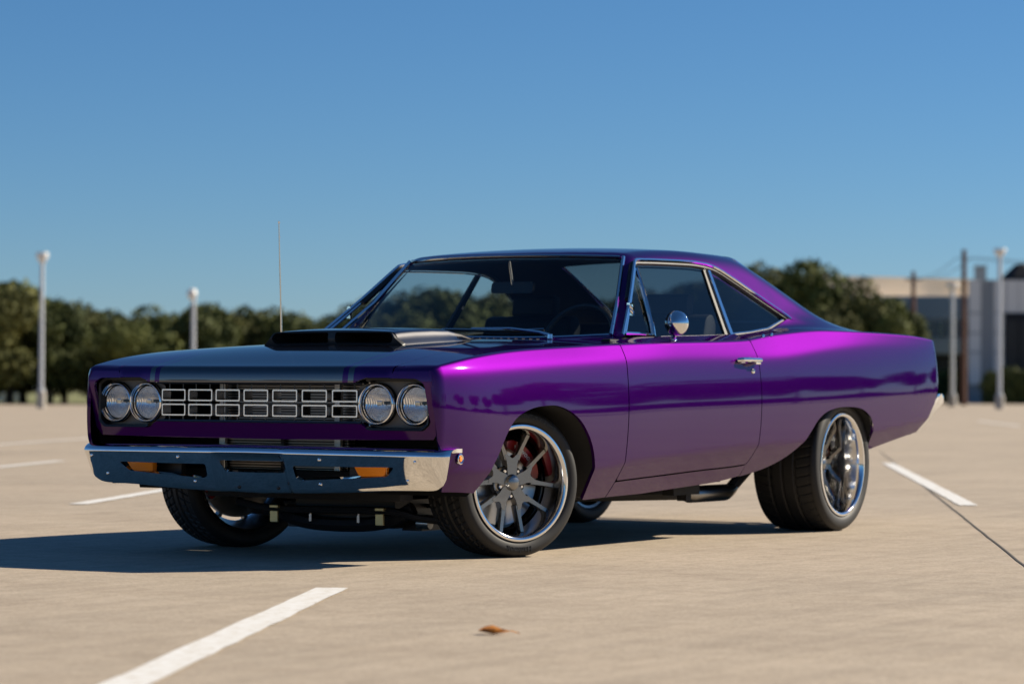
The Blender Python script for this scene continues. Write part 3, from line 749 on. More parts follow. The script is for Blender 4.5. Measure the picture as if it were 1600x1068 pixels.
def ub(y, z):
    h = .168 * (z - .28) / .176; t = max(h / .168, 0) ** .8
    us = np.linspace(0, 1, 400); tyy = np.interp(us, SU, TOPC[:, 1]); byy = np.interp(us, SU, BOTC[:, 1])
    return (math.copysign(float(np.interp(abs(y), byy + (tyy - byy) * t, us)), y), h)
SLOT = [(.222, .402), (.225, .345), (.25, .336), (.655, .352), (.70, .400)]
holes = []
for s in (1, -1): holes.append(rounded([ub(s * y, z) for y, z in SLOT][::s], .012))
holes.append(rounded([ub(y, z) for y, z in [(-.165, .420), (-.150, .368), (.150, .368), (.165, .420)]], .012))
poly = rounded([(-1, -.012), (1, -.012), (1, .25), (.9, .27), (-.9, .27), (-1, .25)], [.065, .065, .02, .01, .01, .02])
FB = empty('front_bumper', parent=CAR)
hb = np.concatenate([np.arange(-.012, .16, .014), np.arange(.16, .225, .005), np.arange(.225, .27, .02)])
panel('bumper_bar', bump_surf, poly, holes, mats=CHROME, parent=FB, ga=.012, gb=hb, step=.012, flip_ref=(0, 0, .36), thick=.016)
def bump_pt(y, z, off=0):
    u, h = ub(y, z); return bump_surf(np.array(u), np.array(h)) + np.array((-off, 0, 0))
for y, z in ((.86, .43), (.80, .33), (.36, .432), (.30, .318), (-.36, .432), (-.335, .318), (-.80, .43), (-.74, .33), (.10, .30), (-.10, .30)):
    p = bump_pt(y, z); mb = MB(); mb.lathe([(0, -.006), (.005, -.005), (.0078, -.002), (.008, .004)], 12, 'x', tuple(p)); mb.build('bumper_bolt', POLISHED if abs(y) > .2 else BLACK, FB)
for s in (1, -1):
    T = empty('turn_signal', parent=CAR)
    mb = MB(); P5 = rounded([(s * .525, .352), (s * .640, .354), (s * .664, .400), (s * .510, .400)][::s], .012)
    if s == 1: P5 = rounded([(.510, .400), (.664, .400), (.640, .354), (.525, .352)][::-1], .012)
    mb.prism(P5, 0, .03, lambda a, b_, h: (float(bump_pt(a, b_)[0]) + .001 + h, a, b_)); mb.build('turn_signal_lens', AMBER, T, sharp=30, bevel=.004)
    mb = MB(); mb.box((-.72, s * .56, .373), (.03, .26, .07)); mb.build('turn_signal_housing', BLACK, T, False)
# side marker lamps
for s in (-1, 1):
    y = float(flank(-.667, .426)); Mk = empty('side_marker', (-.667, s * -y, .426), CAR)
    sg = -s if False else (1 if s > 0 else -1)
    mb = MB(); mb.lathe([(.0225, .002), (.022, sg * .006), (.018, sg * .008), (.0135, sg * .004)], 24, 'y'); mb.build('marker_bezel', CHROME, Mk)
    mb = MB(); mb.lathe([(.0138, sg * .003), (.010, sg * .007), (0, sg * .009)], 20, 'y'); mb.build('marker_lens', AMBER, Mk)
# rear bumper
mb = MB(); sec = [(-.015, .0), (.004, .018), (.008, .050), (-.05, .118), (-.140, .205), (-.160, .205), (-.09, .12), (-.035, .02)]
plan = catmull([(4.115, -.934), (4.15, -.938), (4.19, -.922), (4.225, -.87), (4.25, -.70), (4.262, -.3), (4.262, 0)], 4)
plan = [tuple(p) for p in plan] + [(x, -y) for x, y in plan[::-1]][1:]
V = []
for i, (x, y) in enumerate(plan):
    k = max(0., 1 - abs(x - 4.262) / .25)
    for dx, dz in sec: V.append((x + dx, y * (1 - .42 * max(dz - .045, 0)), .695 - dz * .92))
m_ = len(sec)
mb.add(V, [(i * m_ + k, (i + 1) * m_ + k, (i + 1) * m_ + (k + 1) % m_, i * m_ + (k + 1) % m_) for i in range(len(plan) - 1) for k in range(m_)] + [tuple(range(m_)), tuple(range((len(plan) - 1) * m_, len(plan) * m_))])
mb.build('rear_bumper', CHROME, CAR, sharp=45)

# ---- door furniture
for s in (-1, 1):
    for nm in (1,):
        y = float(flank(1.80, .845))
        Hn = empty('door_handle', (1.80, s * -y, .848), CAR)
        o = MB(); o.tube([(-.10, s * .004, .0), (-.095, s * .026, .002), (-.03, s * .034, .003), (.05, s * .034, .003), (.09, s * .026, .002), (.098, s * .004, 0)], [.010, .011, .0115, .0115, .011, .010], 8); o.build('handle_grip', CHROME, Hn)
        o = MB(); o.box((.045, s * .020, -.008), (.05, .04, .022)); o.build('handle_button', CHROME, Hn, bevel=.004); o = MB(); o.box((-.075, s * .010, -.004), (.045, .02, .018)); o.build('handle_pivot', CHROME, Hn, bevel=.004)
        o = MB(); yk = float(flank(1.845, .797)) - y; o.lathe([(0, s * .008), (.010, s * .007), (.012, s * .003), (.013, 0)], 16, 'y', (.045, s * -yk, -.051)); o.build('lock_cylinder', POLISHED, Hn)
    if s < 0:
        Mi = empty('side_mirror', (1.205, -.878, .94), CAR)
        o = MB(); prof = [(0, -.048), (.012, -.045), (.030, -.030), (.050, -.010), (.0565, .0), (.0575, .008), (.055, .014), (0, .014)]
        o.lathe(prof, 40, 'x', (0, 0, 0))
        o.V = [tuple(Matrix.Rotation(math.radians(8), 3, 'Z') @ Vector(v) + Vector((-.03, -.02, .069))) for v in o.V]
        o.build('mirror_head', CHROME, Mi, sharp=30)
        o = MB(); o.tube([(.0, .012, -.006), (-.005, .008, .004), (-.016, -.006, .02), (-.026, -.016, .045)], [.020, .013, .010, .009], 10); o.build('mirror_stalk', CHROME, Mi)
# two small chrome studs on the ledge
mb = MB()
for x in (2.08, 2.17):
    yy = -.885; mb.lathe([(0, .012), (.006, .011), (.008, .004), (.008, -.004)], 10, 'z', (x, yy, float(top(x, yy))))
mb.build('ledge_trim', CHROME, CAR)
# ---- wipers, antenna
for pts, piv in (([(.700, .06), (.700, -.10), (.722, -.28), (.775, -.44)], (.728, -.50)), ([(.745, .52), (.720, .40), (.705, .25), (.700, .12)], (.69, .56))):
    Wp = empty('windshield_wiper', parent=CAR)
    mb = MB(); mb.tube(on_top(catmull(pts, 5), .010), .006, 6); mb.build('wiper_blade', BLACK, Wp)
    mb = MB(); mb.tube(on_top(catmull(pts, 5), .017), .0035, 6)
    mid = pts[1] if piv[1] < 0 else pts[2]
    a = on_top([piv], .012)[0]; b_ = on_top([mid], .022)[0]
    mb.tube([a, (a[0] + .004, a[1] + (b_[1] - a[1]) * .15, a[2] + .016), ((a[0] + b_[0]) / 2, (a[1] + b_[1]) / 2, (a[2] + b_[2]) / 2 + .016), b_], [.009, .007, .005, .0035], 8)
    mb.lathe([(.0, .022), (.012, .018), (.014, 0)], 12, 'z', on_top([piv], 0)[0]); mb.build('wiper_arm', POLISHED, Wp)
An = empty('antenna', (.476, .800, float(top(.476, .80))), CAR)
mb = MB(); mb.lathe([(.018, 0), (.016, .012), (.008, .02), (.005, .03)], 16, 'z'); mb.build('antenna_base', CHROME, An)
mb = MB(); mb.tube([(0, 0, .02), (-.012, 0, .30), (-.020, 0, .45), (-.026, 0, .565)], [.0042, .0040, .0030, .0028], 8); mb.lathe([(0, .572), (.004, .570), (.004, .562), (.002, .558)], 8, 'z', (-.026, 0, 0)); mb.lathe([(.003, -.004), (.004, 0), (.003, .004)], 8, 'z', (-.021, 0, .50)); mb.build('antenna_mast', POLISHED, An)

# ---- wheels
def tyre_mesh(R, Rb, w, nt, kind):
    pr = [(Rb - .010, .012), (Rb, .000), (Rb + .012, -.010), (Rb + .022, -.0135), (Rb + .034, -.0150), (R - .028, -.0145), (R - .018, -.009), (R - .009, .001), (R - .004, .012)]
    tw = w - .024; tread = []
    gr = {'street': (.19, .40, .60, .81), 'wide': (.30, .52, .74)}[kind]
    ys = np.linspace(0, 1, 46)
    for t in ys:
        crown = .0030 * (2 * t - 1) ** 2 + .004 * abs(2 * t - 1) ** 8
        dip = .0075 if any(abs(t - g) < .024 for g in gr) else 0
        tread.append((R - crown - dip, .012 + tw * t, t))
    prof = [(r, y, -1) for r, y in pr] + tread[1:-1] + [(r, w - y, -1) for r, y in pr[::-1]]
    V = []
    for r, y, t in prof:
        for k in range(nt):
            a = 2 * math.pi * k / nt; q = r
            if t >= 0:
                ph = k / nt * (58 if kind == 'street' else 44) + (abs(t - .5) * 2.2 if kind == 'street' else abs(t - .5) * 1.4)
                f = ph - math.floor(ph)
                edge = abs(t - .5)
                if kind == 'street' and f < .22 and (edge > .12): q -= .0055
                if kind == 'wide' and f < .12 and edge > .20: q -= .004
            V.append((q * math.cos(a), y, q * math.sin(a)))
    m = len(prof)
    F = [(i * nt + k, (i + 1) * nt + k, (i + 1) * nt + (k + 1) % nt, i * nt + (k + 1) % nt) for i in range(m - 1) for k in range(nt)]
    me = mesh('tyre', V, F, RUBBER, None, True)
    me.data.set_sharp_from_angle(angle=math.radians(38))
    return me
def arc_text(txt, size, r, a_mid, y, ext=.0012):
    V, F = text_mesh(txt, size, ext, 1.05)
    out = []
    for x, z, h in V:
        a = a_mid - x / r; q = r + z - size * .35
        out.append((q * math.cos(a), y - h, q * math.sin(a)))
    return out, F
def make_wheel(R, Rr, w, dish, kind, letters):
    Wl = empty('wheel', parent=CAR)
    ty = tyre_mesh(R, Rr - .004, w, 580 if kind == 'street' else 440, kind); ty.parent = Wl
    if letters:
        mb = MB()
        for t, s, a in (('Hankook', .034, -math.pi / 2 - .02), ('VENTUS V12 evo2', .024, math.pi / 2 - .30)):
            mb = MB(); mb.add(*arc_text(t, s, Rr + .034, a, -.0150)); mb.build('sidewall_lettering', LETTER, Wl, False)
    mb = MB(); mb.lathe([(Rr - .008, .012), (Rr - .002, .002), (Rr + .001, -.006), (Rr - .001, -.012), (Rr - .008, -.0145), (Rr - .017, -.0125), (Rr - .021, -.005), (Rr - .024, .006), (Rr - .028, .020), (Rr - .032, dish + .012), (Rr - .040, dish + .05)], 96); mb.build('rim_lip', POLISHED, Wl, sharp=50)
    mb = MB(); mb.lathe([(Rr - .040, dish + .05), (Rr - .042, w * .6), (Rr - .020, w - .02), (Rr - .004, w - .006), (Rr - .004, w), (Rr - .016, w - .004), (Rr - .05, w * .6), (Rr - .047, dish + .05)], 72); mb.build('rim_barrel', BRUSHED, Wl, sharp=50)
    rO = Rr - .033
    for k in range(5):
        th = math.pi / 2 + k * 2 * math.pi / 5
        mb = MB()
        c0, r0 = .088, .022
        pol = [(.030, -.020), (.070, -.047), (.084, -.034)]
        def arm(sg):
            a_o = math.radians(21) * sg
            q = []
            p1 = np.array((.098, sg * .0275)); p2 = np.array((rO * math.cos(a_o), rO * math.sin(a_o)))
            d = (p2 - p1) / np.linalg.norm(p2 - p1); nn = np.array((-d[1], d[0]))
            w1, w2 = .0152, .0118
            z1, z2 = dish + .004, dish - .004
            xs = []
            for (p, ww, zz) in ((p1, w1, z1), ((p1 + p2) / 2, (w1 + w2) / 2 * .9, dish + .002), (p2, w2, z2)):
                xs.append([p + nn * ww, p - nn * ww, p - nn * ww * .8, p + nn * ww * .8, zz])
            V = []
            for A, Bq, Cq, D, zz in xs: V += [(A[0], zz + .012, A[1]), (A[0] * 1 - nn[0] * .004, zz, A[1] - nn[1] * .004), (Bq[0] + nn[0] * .004, zz, Bq[1] + nn[1] * .004), (Bq[0], zz + .012, Bq[1]), (Cq[0], zz + .034, Cq[1]), (D[0], zz + .034, D[1])]
            F = [(i * 6 + e, i * 6 + (e + 1) % 6, (i + 1) * 6 + (e + 1) % 6, (i + 1) * 6 + e) for i in range(2) for e in range(6)] + [tuple(range(6)), tuple(range(12, 18))]
            mb.add(V, F)
        arm(1); arm(-1)
        # fork root joining the hub
        root_p = [(.026, -.021), (.050, -.025), (.072, -.025), (.092, -.030), (.116, -.042), (.118, -.022), (.105, -.008), (.102, 0), (.105, .008), (.118, .022), (.116, .042), (.092, .030), (.072, .025), (.050, .025), (.026, .021)]
        mb.prism(rounded(root_p, .006, 2), dish + .002, dish + .04, lambda a, b_, h: (a, h, b_))
        cs, sn = math.cos(th), math.sin(th)
        mb.V = [(x * cs - z * sn, y, x * sn + z * cs) for x, y, z in mb.V]
        mb.build('spoke', BRUSHED, Wl, sharp=28)
    mb = MB(); mb.lathe([(0, dish - .020), (.018, dish - .019), (.029, dish - .014), (.033, dish - .004), (.036, dish + .004), (.044, dish + .006), (.05, dish + .012), (.064, dish + .016), (.075, dish + .03)], 40); mb.build('hub_cap', BRUSHED, Wl, sharp=40)
    for k in range(5):
        th = math.pi / 2 + math.pi / 5 + k * 2 * math.pi / 5; c_ = (.0575 * math.cos(th), 0, .0575 * math.sin(th))
        mb = MB(); mb.lathe([(.0, dish + .004), (.006, dish + .004), (.0085, dish + .007), (.009, dish + .022)], 6, 'y', c_); mb.build('lug_nut', CHROME, Wl, sharp=30)
        mb = MB(); mb.lathe([(.0155, dish + .0125), (.0155, dish + .0145), (0, dish + .0147)], 16, 'y', c_); mb.build('lug_pocket', BLACK, Wl)
    db = dish + .075; rd = Rr - .065
    mb = MB(); mb.lathe([(.06, db), (rd - .045, db), (rd, db + .002), (rd, db + .028), (rd - .045, db + .03), (.06, db + .03)], 64)
    for k in range(40):
        th = k * 2 * math.pi / 40
        rr = rd - .012 - .03 * ((k * 3) % 5) / 5
        mb.lathe([(.0, db - .0006), (.0035, db - .0005)], 6, 'y', (rr * math.cos(th), 0, rr * math.sin(th)))
    mb.build('brake_disc', STEEL, Wl, sharp=40)
    mb = MB(); mb.lathe([(.02, db - .02), (.06, db - .018), (.065, db + .0)], 32); mb.build('brake_hat', BLACK, Wl)
    mb = MB()
    a0, a1 = math.radians(6), math.radians(88); A = np.linspace(a0, a1, 14)
    ro, ri = rd + .006, rd - .050
    V = []
    for i, a in enumerate(A):
        e = 1 - abs(2 * i / 13 - 1) ** 6 * .35; r1, r2 = (ro + ri) / 2 + (ro - ri) / 2 * e, (ro + ri) / 2 - (ro - ri) / 2 * e
        for r, y in ((r2, db - .002), (r2 + .006, db - .024), (r1 - .006, db - .024), (r1, db - .002), (r1, db + .05), (r2, db + .05)): V.append((r * math.cos(a), y, r * math.sin(a)))
    mb.add(V, [(i * 6 + e, i * 6 + (e + 1) % 6, (i + 1) * 6 + (e + 1) % 6, (i + 1) * 6 + e) for i in range(13) for e in range(6)] + [tuple(range(6)), tuple(range(78, 84))])
    mb.build('brake_caliper', RED, Wl, sharp=40)
    mb = MB(); V, F = text_mesh('wilwood', .034, .0006, 1.0); rm = (ro + ri) / 2; out = []
    for x, z, h in V:
        a = math.radians(52) - x / rm; q = rm + z - .012; out.append((q * math.cos(a), db - .0245 - h, q * math.sin(a)))
    mb.add(out, F); mb.build('caliper_lettering', WHITE_L, Wl, False)
    return Wl
def copy_tree(o, parent):
    c = o.copy(); COL.objects.link(c); c.parent = parent
    for ch in o.children: copy_tree(ch, c)
    return c
WF = make_wheel(.314, .247, .245, .052, 'street', True)
WR = make_wheel(.337, .262, .325, .105, 'wide', False)
STEER = math.radians(-22)
WF.location = (-.012, -.795, .313); WF.rotation_euler = (0, math.radians(1), STEER)
w2 = copy_tree(WF, CAR); w2.location = (.012, .795, .313); w2.rotation_euler = (0, math.radians(40), math.pi + STEER)
WR.location = (2.946, -.896, .336); WR.rotation_euler = (0, math.radians(20), 0)
w2 = copy_tree(WR, CAR); w2.location = (2.946, .896, .336); w2.rotation_euler = (0, math.radians(55), math.pi)

# ---- underneath
mb = MB(); mb.box((-.42, 0, .275), (.10, 1.0, .07)); mb.box((-.50, 0, .34), (.2, 1.3, .05)); mb.build('radiator_support', DARK, CAR, bevel=.01)
mb = MB(); mb.tube(catmull([(-.22, .52, .21), (-.24, .32, .185), (-.25, 0, .187), (-.24, -.29, .188), (-.19, -.42, .158), (-.08, -.58, .142), (.02, -.62, .142)], 4), .016, 8); mb.build('sway_bar', BLACK, CAR)
mb = MB(); mb.tube(catmull([(-.16, .36, .20), (-.18, .27, .150), (-.19, .12, .125), (-.19, -.12, .125), (-.18, -.27, .150), (-.16, -.36, .20)], 5), .034, 8, flat=.9); mb.box((0, 0, .17), (.30, .52, .12)); mb.box((.02, .30, .13), (.2, .1, .06)); mb.box((.02, -.30, .13), (.2, .1, .06)); mb.build('crossmember', BLACK, CAR, bevel=0)
for y in (.29, -.26):
    mb = MB(); mb.box((-.265, y, .152), (.012, .04, .05)); mb.box((-.262, y, .195), (.02, .044, .014)); mb.build('bar_bracket', ZINC, CAR, False, bevel=.003)
for y in (.12, -.13): mb = MB(); mb.box((-.235, y, .150), (.006, .012, .03)); mb.tube([(-.235, y, .16), (-.235, y, .185)], .004, 6); mb.build('crossmember_bolt', STEEL, CAR, False)
mb = MB(); mb.tube([(-.12, -.36, .135), (-.12, -.42, .135)], .024, 12); mb.tube([(.02, -.40, .15), (.02, -.66, .17)], .022, 8); mb.tube([(.02, .40, .15), (.02, .66, .17)], .022, 8); mb.build('control_arm', STEEL, CAR)
mb = MB(); mb.tube([(.10, .25, .20), (.12, .62, .19)], .010, 8); mb.tube([(.10, -.25, .20), (.12, -.62, .19)], .010, 8); mb.build('tie_rod', STEEL, CAR)
for y in (-.50, .50):
    mb = MB(); mb.tube([(1.95, y, .205), (2.0, y, .205), (2.06, y, .20), (2.42, y, .20), (2.48, y, .21), (2.52, y, .22)], [.03, .035, .052, .052, .040, .03], 14, flat=.8); mb.build('muffler', DARKSTEEL, CAR)
    mb = MB(); mb.tube([(.5, y * .55, .22), (1.2, y * .7, .215), (1.96, y, .205)], .030, 10); mb.tube([(2.50, y, .22), (2.7, y * 1.0, .32), (2.95, y * .95, .40), (3.3, y, .40), (4.0, y, .40)], .030, 10); mb.build('exhaust_pipe', DARK, CAR)
mb = MB(); mb.box((1.75, -.62, .235), (.26, .06, .05)); mb.box((1.78, -.62, .20), (.05, .05, .04)); mb.build('frame_connector', DARK, CAR, False)
mb = MB(); mb.tube([(2.946, -.60, .336), (2.946, .60, .336)], .045, 12); mb.lathe([(0, .14), (.09, .12), (.13, 0), (.09, -.12), (0, -.14)], 20, 'x', (2.946, 0, .336)); mb.build('rear_axle', DARK, CAR)
mb = MB(); mb.tube([(.5, 0, .28), (1.3, 0, .24), (2.85, 0, .33)], .04, 10); mb.box((.75, 0, .26), (.7, .34, .16)); mb.build('driveshaft', DARK, CAR)

# ---- interior
In = empty('interior', parent=CAR)
mb = MB(); mb.prism(rounded([(.74, .90), (.90, .945), (1.06, .93), (1.10, .86), (1.08, .62), (.74, .62)], .03), -.76, .76, lambda a, b_, h: (a, h, b_)); mb.build('dashboard', SEATV, In, sharp=40)
for y in (-.38, .38):
    mb = MB()
    mb.prism(rounded([(1.42, .52), (1.92, .50), (1.95, .60), (1.86, .66), (1.45, .68)], .05), y - .26, y + .26, lambda a, b_, h: (a, h, b_))
    mb.prism(rounded([(1.84, .58), (1.96, .56), (2.09, 1.02), (2.05, 1.08), (1.98, 1.06)], .05), y - .25, y + .25, lambda a, b_, h: (a, h, b_))
    mb.prism(rounded([(2.02, 1.07), (2.09, 1.07), (2.11, 1.17), (2.04, 1.18)], .03), y - .12, y + .12, lambda a, b_, h: (a, h, b_))
    mb.build('front_seat', SEATV, In, sharp=40, bevel=.02)
mb = MB(); mb.prism(rounded([(2.42, .55), (2.80, .60), (2.92, 1.03), (2.85, 1.07), (2.70, .72), (2.42, .70)], .05), -.62, .62, lambda a, b_, h: (a, h, b_)); mb.box((3.1, 0, .97), (.5, 1.3, .04)); mb.build('rear_seat', SEATV, In, sharp=40)
mb = MB(); ring = [(.185 * math.cos(t), .185 * math.sin(t)) for t in np.linspace(0, 2 * math.pi, 33)]
mb.tube([(1.18 + b_ * .42, -.38 + a, .93 + b_ * .90) for a, b_ in ring], .013, 8); mb.tube([(1.18 - 0, -.54, .93), (1.2, -.38, .92), (1.18, -.22, .93)], .012, 6); mb.tube([(1.2, -.38, .92), (1.02, -.38, .82)], .03, 8); mb.build('steering_wheel', BLACK, In)
mb = MB(); mb.prism(rounded([(-.115, -.026), (.115, -.026), (.115, .028), (-.115, .028)], .018), 0, .02, lambda a, b_, h: (1.245 + h + b_ * .2, .02 + a, 1.185 + b_)); mb.build('rear_view_mirror', BLACK, In, sharp=40)
mb = MB(); mb.tube([(1.25, .02, 1.20), (1.235, .02, 1.26), (1.22, .02, 1.315)], .006, 8); mb.build('mirror_mount', POLISHED, In)
mb = MB()
for s in (-1, 1): mb.box((1.35, s * .80, .72), (1.3, .05, .42)); mb.box((2.3, s * .76, .72), (.7, .05, .44))
mb.build('door_card', SEATV, In, False, bevel=.01)
# ------------------------------------------------------------------ the lot
def spot(u, D):
    """ground point D metres from the camera, on the bearing of image column u"""
    d = FWD * 4466.358 + RIGHT * (u - 800); k = D / math.hypot(d[0], d[1])
    return CAM[0] + d[0] * k, CAM[1] + d[1] * k
def height(u, v, D):
    d = FWD * 4466.358 + RIGHT * (u - 800) - UP * (v - 534)
    return CAM[2] + d[2] * D / math.hypot(d[0], d[1])
def sheet(name, pts, z, m, kind='structure'):
    o = mesh(name, [(x, y, z) for x, y in pts], [tuple(range(len(pts)))], m, None, False)
    return tag(o, kind=kind)
R_ = 2500
sheet('ground', [(-R_, -R_), (R_, -R_), (R_, R_), (-R_, R_)], -.012, GRASS)
lotpts = [spot(-700, 124), spot(0, 122), spot(620, 135), spot(1100, 185), spot(1600, 205), spot(2600, 215), (150, -75), (20, -85), (-60, -90), (-120, -60), (-120, 60)]
sheet('parking_lot', lotpts, 0, CONCRETE)
D_ = np.array((.893, .45)); N_ = np.array((-.45, .893))
def stripe(a0, a1, off, w=.105):
    P = [D_ * a0 + N_ * (off - w / 2), D_ * a1 + N_ * (off - w / 2), D_ * a1 + N_ * (off + w / 2), D_ * a0 + N_ * (off + w / 2)]
    return [tuple(p) for p in P]
lines = [(-13.2, -2.36, -.205, 'white bay line in the foreground, running in from the bottom edge towards the bumper'),
         (4.60, 15.2, 2.36, 'white bay line that disappears behind the far front tyre'),
         (11.9 - 2.0, 14.7, 4.93, 'short white bay line at the left edge beside the bumper'),
         (19.5, 30.6, 7.55, 'white bay line furthest back at the left, level with the headlights'),
         (5.62, 16.2, -3.02, 'white bay line behind the rear wheel at the right'),
         (49.5, 61, -7.4, 'faint white bay line far off at the right, level with the rear bumper')]
for a0, a1, off, lb in lines:
    nseg = 60; rng = random.Random(int(a0 * 10))
    w = .115 if off != -7.4 else .13
    V = []
    for i in range(nseg + 1):
        a = a0 + (a1 - a0) * i / nseg
        for s in (-1, 1):
            p = D_ * (a + (rng.uniform(-.01, .01))) + N_ * (off + s * (w / 2 + rng.uniform(-.004, .004))); V.append((p[0], p[1], .004))
    o = mesh('bay_line', V, [(2 * i, 2 * i + 1, 2 * i + 3, 2 * i + 2)[::-1] for i in range(nseg)], MARKWHITE, None, False)
    tag(o, lb, 'painted line', 'white bay lines painted on the lot')
# joints between the slabs
def joint(p, q, w=.012):
    p, q = np.array(p), np.array(q); t = (q - p) / np.linalg.norm(q - p); nn = np.array((-t[1], t[0])) * w / 2
    rng = random.Random(7); V = []; k = 80
    for i in range(k + 1):
        c_ = p + (q - p) * i / k + nn * rng.uniform(-.5, .5)
        V += [(*(c_ - nn), .003), (*(c_ + nn), .003)]
    o = mesh('slab_joint', V, [(2 * i, 2 * i + 2, 2 * i + 3, 2 * i + 1) for i in range(k)], JOINT, None, False)
    tag(o, kind='structure')
o_ = -3.22
joint((-6.5, -6.22), (21, 7.0), .010)
joint(D_ * 8.4 + N_ * -20, D_ * 8.4 + N_ * 40, .018)
joint(D_ * 8.4 + N_ * 5.5 + D_ * 9.5 - N_ * 20, D_ * 17.9 + N_ * 40, .02)
joint(D_ * -14 + N_ * 6.2, D_ * 40 + N_ * 6.2, .010)
# a dry leaf
mb = MB()
lf = [(-.040, 0), (-.026, .013), (-.008, .019), (.012, .014), (.034, .003), (.012, -.012), (-.008, -.016), (-.026, -.010)]
LEAF = mat('dry_orange_leaf', (.42, .14, .03), .6)
n, l, b = nodes(LEAF); tc = n.new('ShaderNodeTexCoord')
l.new(ramp(n, l, noise(n, l, tc.outputs['Object'], 40, 3), [(.35, (.22, .07, .02)), (.55, (.88, .36, .07))]), b.inputs['Base Color'])
V = [(x, y, .001 + 46 * y * y + 4 * max(x, 0) ** 2 + .006 * (x < -.02)) for x, y in lf] + [(-.005, .001, .0005)]
mb.add(V + [(x, y, z + .0012) for x, y, z in V], [(k, (k + 1) % 8, 8) for k in range(8)] + [(9 + (k + 1) % 8, 9 + k, 17) for k in range(8)] + [(k, 9 + k, 9 + (k + 1) % 8, (k + 1) % 8) for k in range(8)])
mb.tube([(.034, .003, .008), (.055, .008, .002)], .0012, 5)
leaf = mb.build('dry_leaf', LEAF, None, True)
leaf.scale = (1.25, 1.25, 1.3); leaf.location = (-3.28, -2.71, .001); leaf.rotation_euler = (0, 0, math.radians(-62))
tag(leaf, 'single curled orange-brown dry leaf lying on the concrete in the foreground', 'leaf')

# ------------------------------------------------------------------ trees
BARK = mat('tree_bark', (.07, .055, .04), .9)
LEAVES = []
for k, (c1, c2) in enumerate((((.036, .052, .015), (.15, .17, .048)), ((.034, .049, .016), (.13, .148, .042)), ((.042, .052, .015), (.175, .17, .05)))):
    m = mat('tree_foliage_%s' % 'abc'[k], c1, .75); n, l, b = nodes(m)
    geo = n.new('ShaderNodeNewGeometry'); oi = n.new('ShaderNodeObjectInfo')
    c = ramp(n, l, noise(n, l, geo.outputs['Position'], .9, 4, .6), [(.3, c1), (.7, c2)])
    rr = ramp(n, l, oi.outputs['Random'], [(0, (.72, .76, .70)), (1, (1.2, 1.15, 1.05))])
    l.new(mixc(n, l, 1.0, c, rr, 'MULTIPLY'), b.inputs['Base Color']); b.inputs['Specular IOR Level'].default_value = .25
    LEAVES.append(m)
def crown_mesh(seed, rx, rz, cz, nleaf, ls, lobes=11):
    rng = np.random.default_rng(seed)
    C = []
    for i in range(lobes):
        a = rng.uniform(0, 2 * math.pi); rr = rng.uniform(.25, .72); zz = rng.uniform(-.85, .62)
        C.append((rr * rx * math.cos(a) * (1 - .25 * abs(zz)), rr * rx * math.sin(a) * (1 - .25 * abs(zz)), cz + zz * rz, rng.uniform(.30, .48) * rx))
    C = np.array(C); V = []; F = []
    idx = rng.integers(0, lobes, nleaf)
    d = rng.normal(size=(nleaf, 3)); d /= np.linalg.norm(d, axis=1)[:, None]
    r = C[idx, 3] * rng.uniform(.45, 1.0, nleaf) ** .5
    P = C[idx, :3] + d * r[:, None] * np.array((1, 1, .78))
    t = rng.normal(size=(nleaf, 3)); nrm = d + .8 * rng.normal(size=(nleaf, 3)); nrm /= np.linalg.norm(nrm, axis=1)[:, None]
    t -= nrm * (t * nrm).sum(1)[:, None]; t /= np.linalg.norm(t, axis=1)[:, None]; u = np.cross(nrm, t)
    s = ls * rng.uniform(.6, 1.3, nleaf)[:, None]
    Q = np.stack([P - t * s, P + u * s * .55, P + t * s, P - u * s * .55], 1).reshape(-1, 3)
    me = bpy.data.meshes.new('crown'); me.vertices.add(len(Q)); me.vertices.foreach_set('co', Q.ravel())
    me.loops.add(nleaf * 4); me.loops.foreach_set('vertex_index', np.arange(nleaf * 4)); me.polygons.add(nleaf)
    me.polygons.foreach_set('loop_start', np.arange(nleaf) * 4); me.polygons.foreach_set('loop_total', np.full(nleaf, 4)); me.update(); me.validate()
    return me, C
def trunk_mesh(C, h0, rt, seed):
    rng = random.Random(seed); mb = MB()
    mb.tube([(0, 0, -.1), (.05, .02, h0 * .5), (.02, .06, h0)], [rt * 1.25, rt, rt * .8], 8)
    for c_ in list(C)[:7]:
        mb.tube([(.02, .06, h0 * .95), (c_[0] * .5, c_[1] * .5, (h0 + c_[2]) / 2 + .1), (c_[0] * .9, c_[1] * .9, c_[2])], [rt * .55, rt * .35, rt * .12], 6)
    me = mb.build('trunk', BARK).data
    bpy.data.objects.remove([o for o in COL.objects if o.data is me][0])
    return me
KINDS_ = []
for k in range(7):
    me, C = crown_mesh(20 + k, 2.6, 2.1, 2.8, 7500, .135, 18)
    me.materials.append(LEAVES[k % 3]); KINDS_.append((me, trunk_mesh(C, 1.2, .14, k)))
for k in range(2):                                # open-crowned trees on a clear trunk
    me, C = crown_mesh(60 + k, 2.9, 1.15, 4.0, 6000, .14, 15)
    me.materials.append(LEAVES[k]); KINDS_.append((me, trunk_mesh(C, 2.5, .15, 40 + k)))
def tree(x, y, h, k, label, group, rz=0, wide=1.0, nm='oak_tree'):
    t = empty(nm, (x, y, -.02)); s = h / 4.75
    me, tr = KINDS_[k]
    c_ = link('crown', me, t); b_ = link('trunk', tr, t)
    t.scale = (s * wide, s * wide, s); t.rotation_euler = (0, 0, rz)
    return tag(t, label, 'tree', group)
rng = random.Random(5)
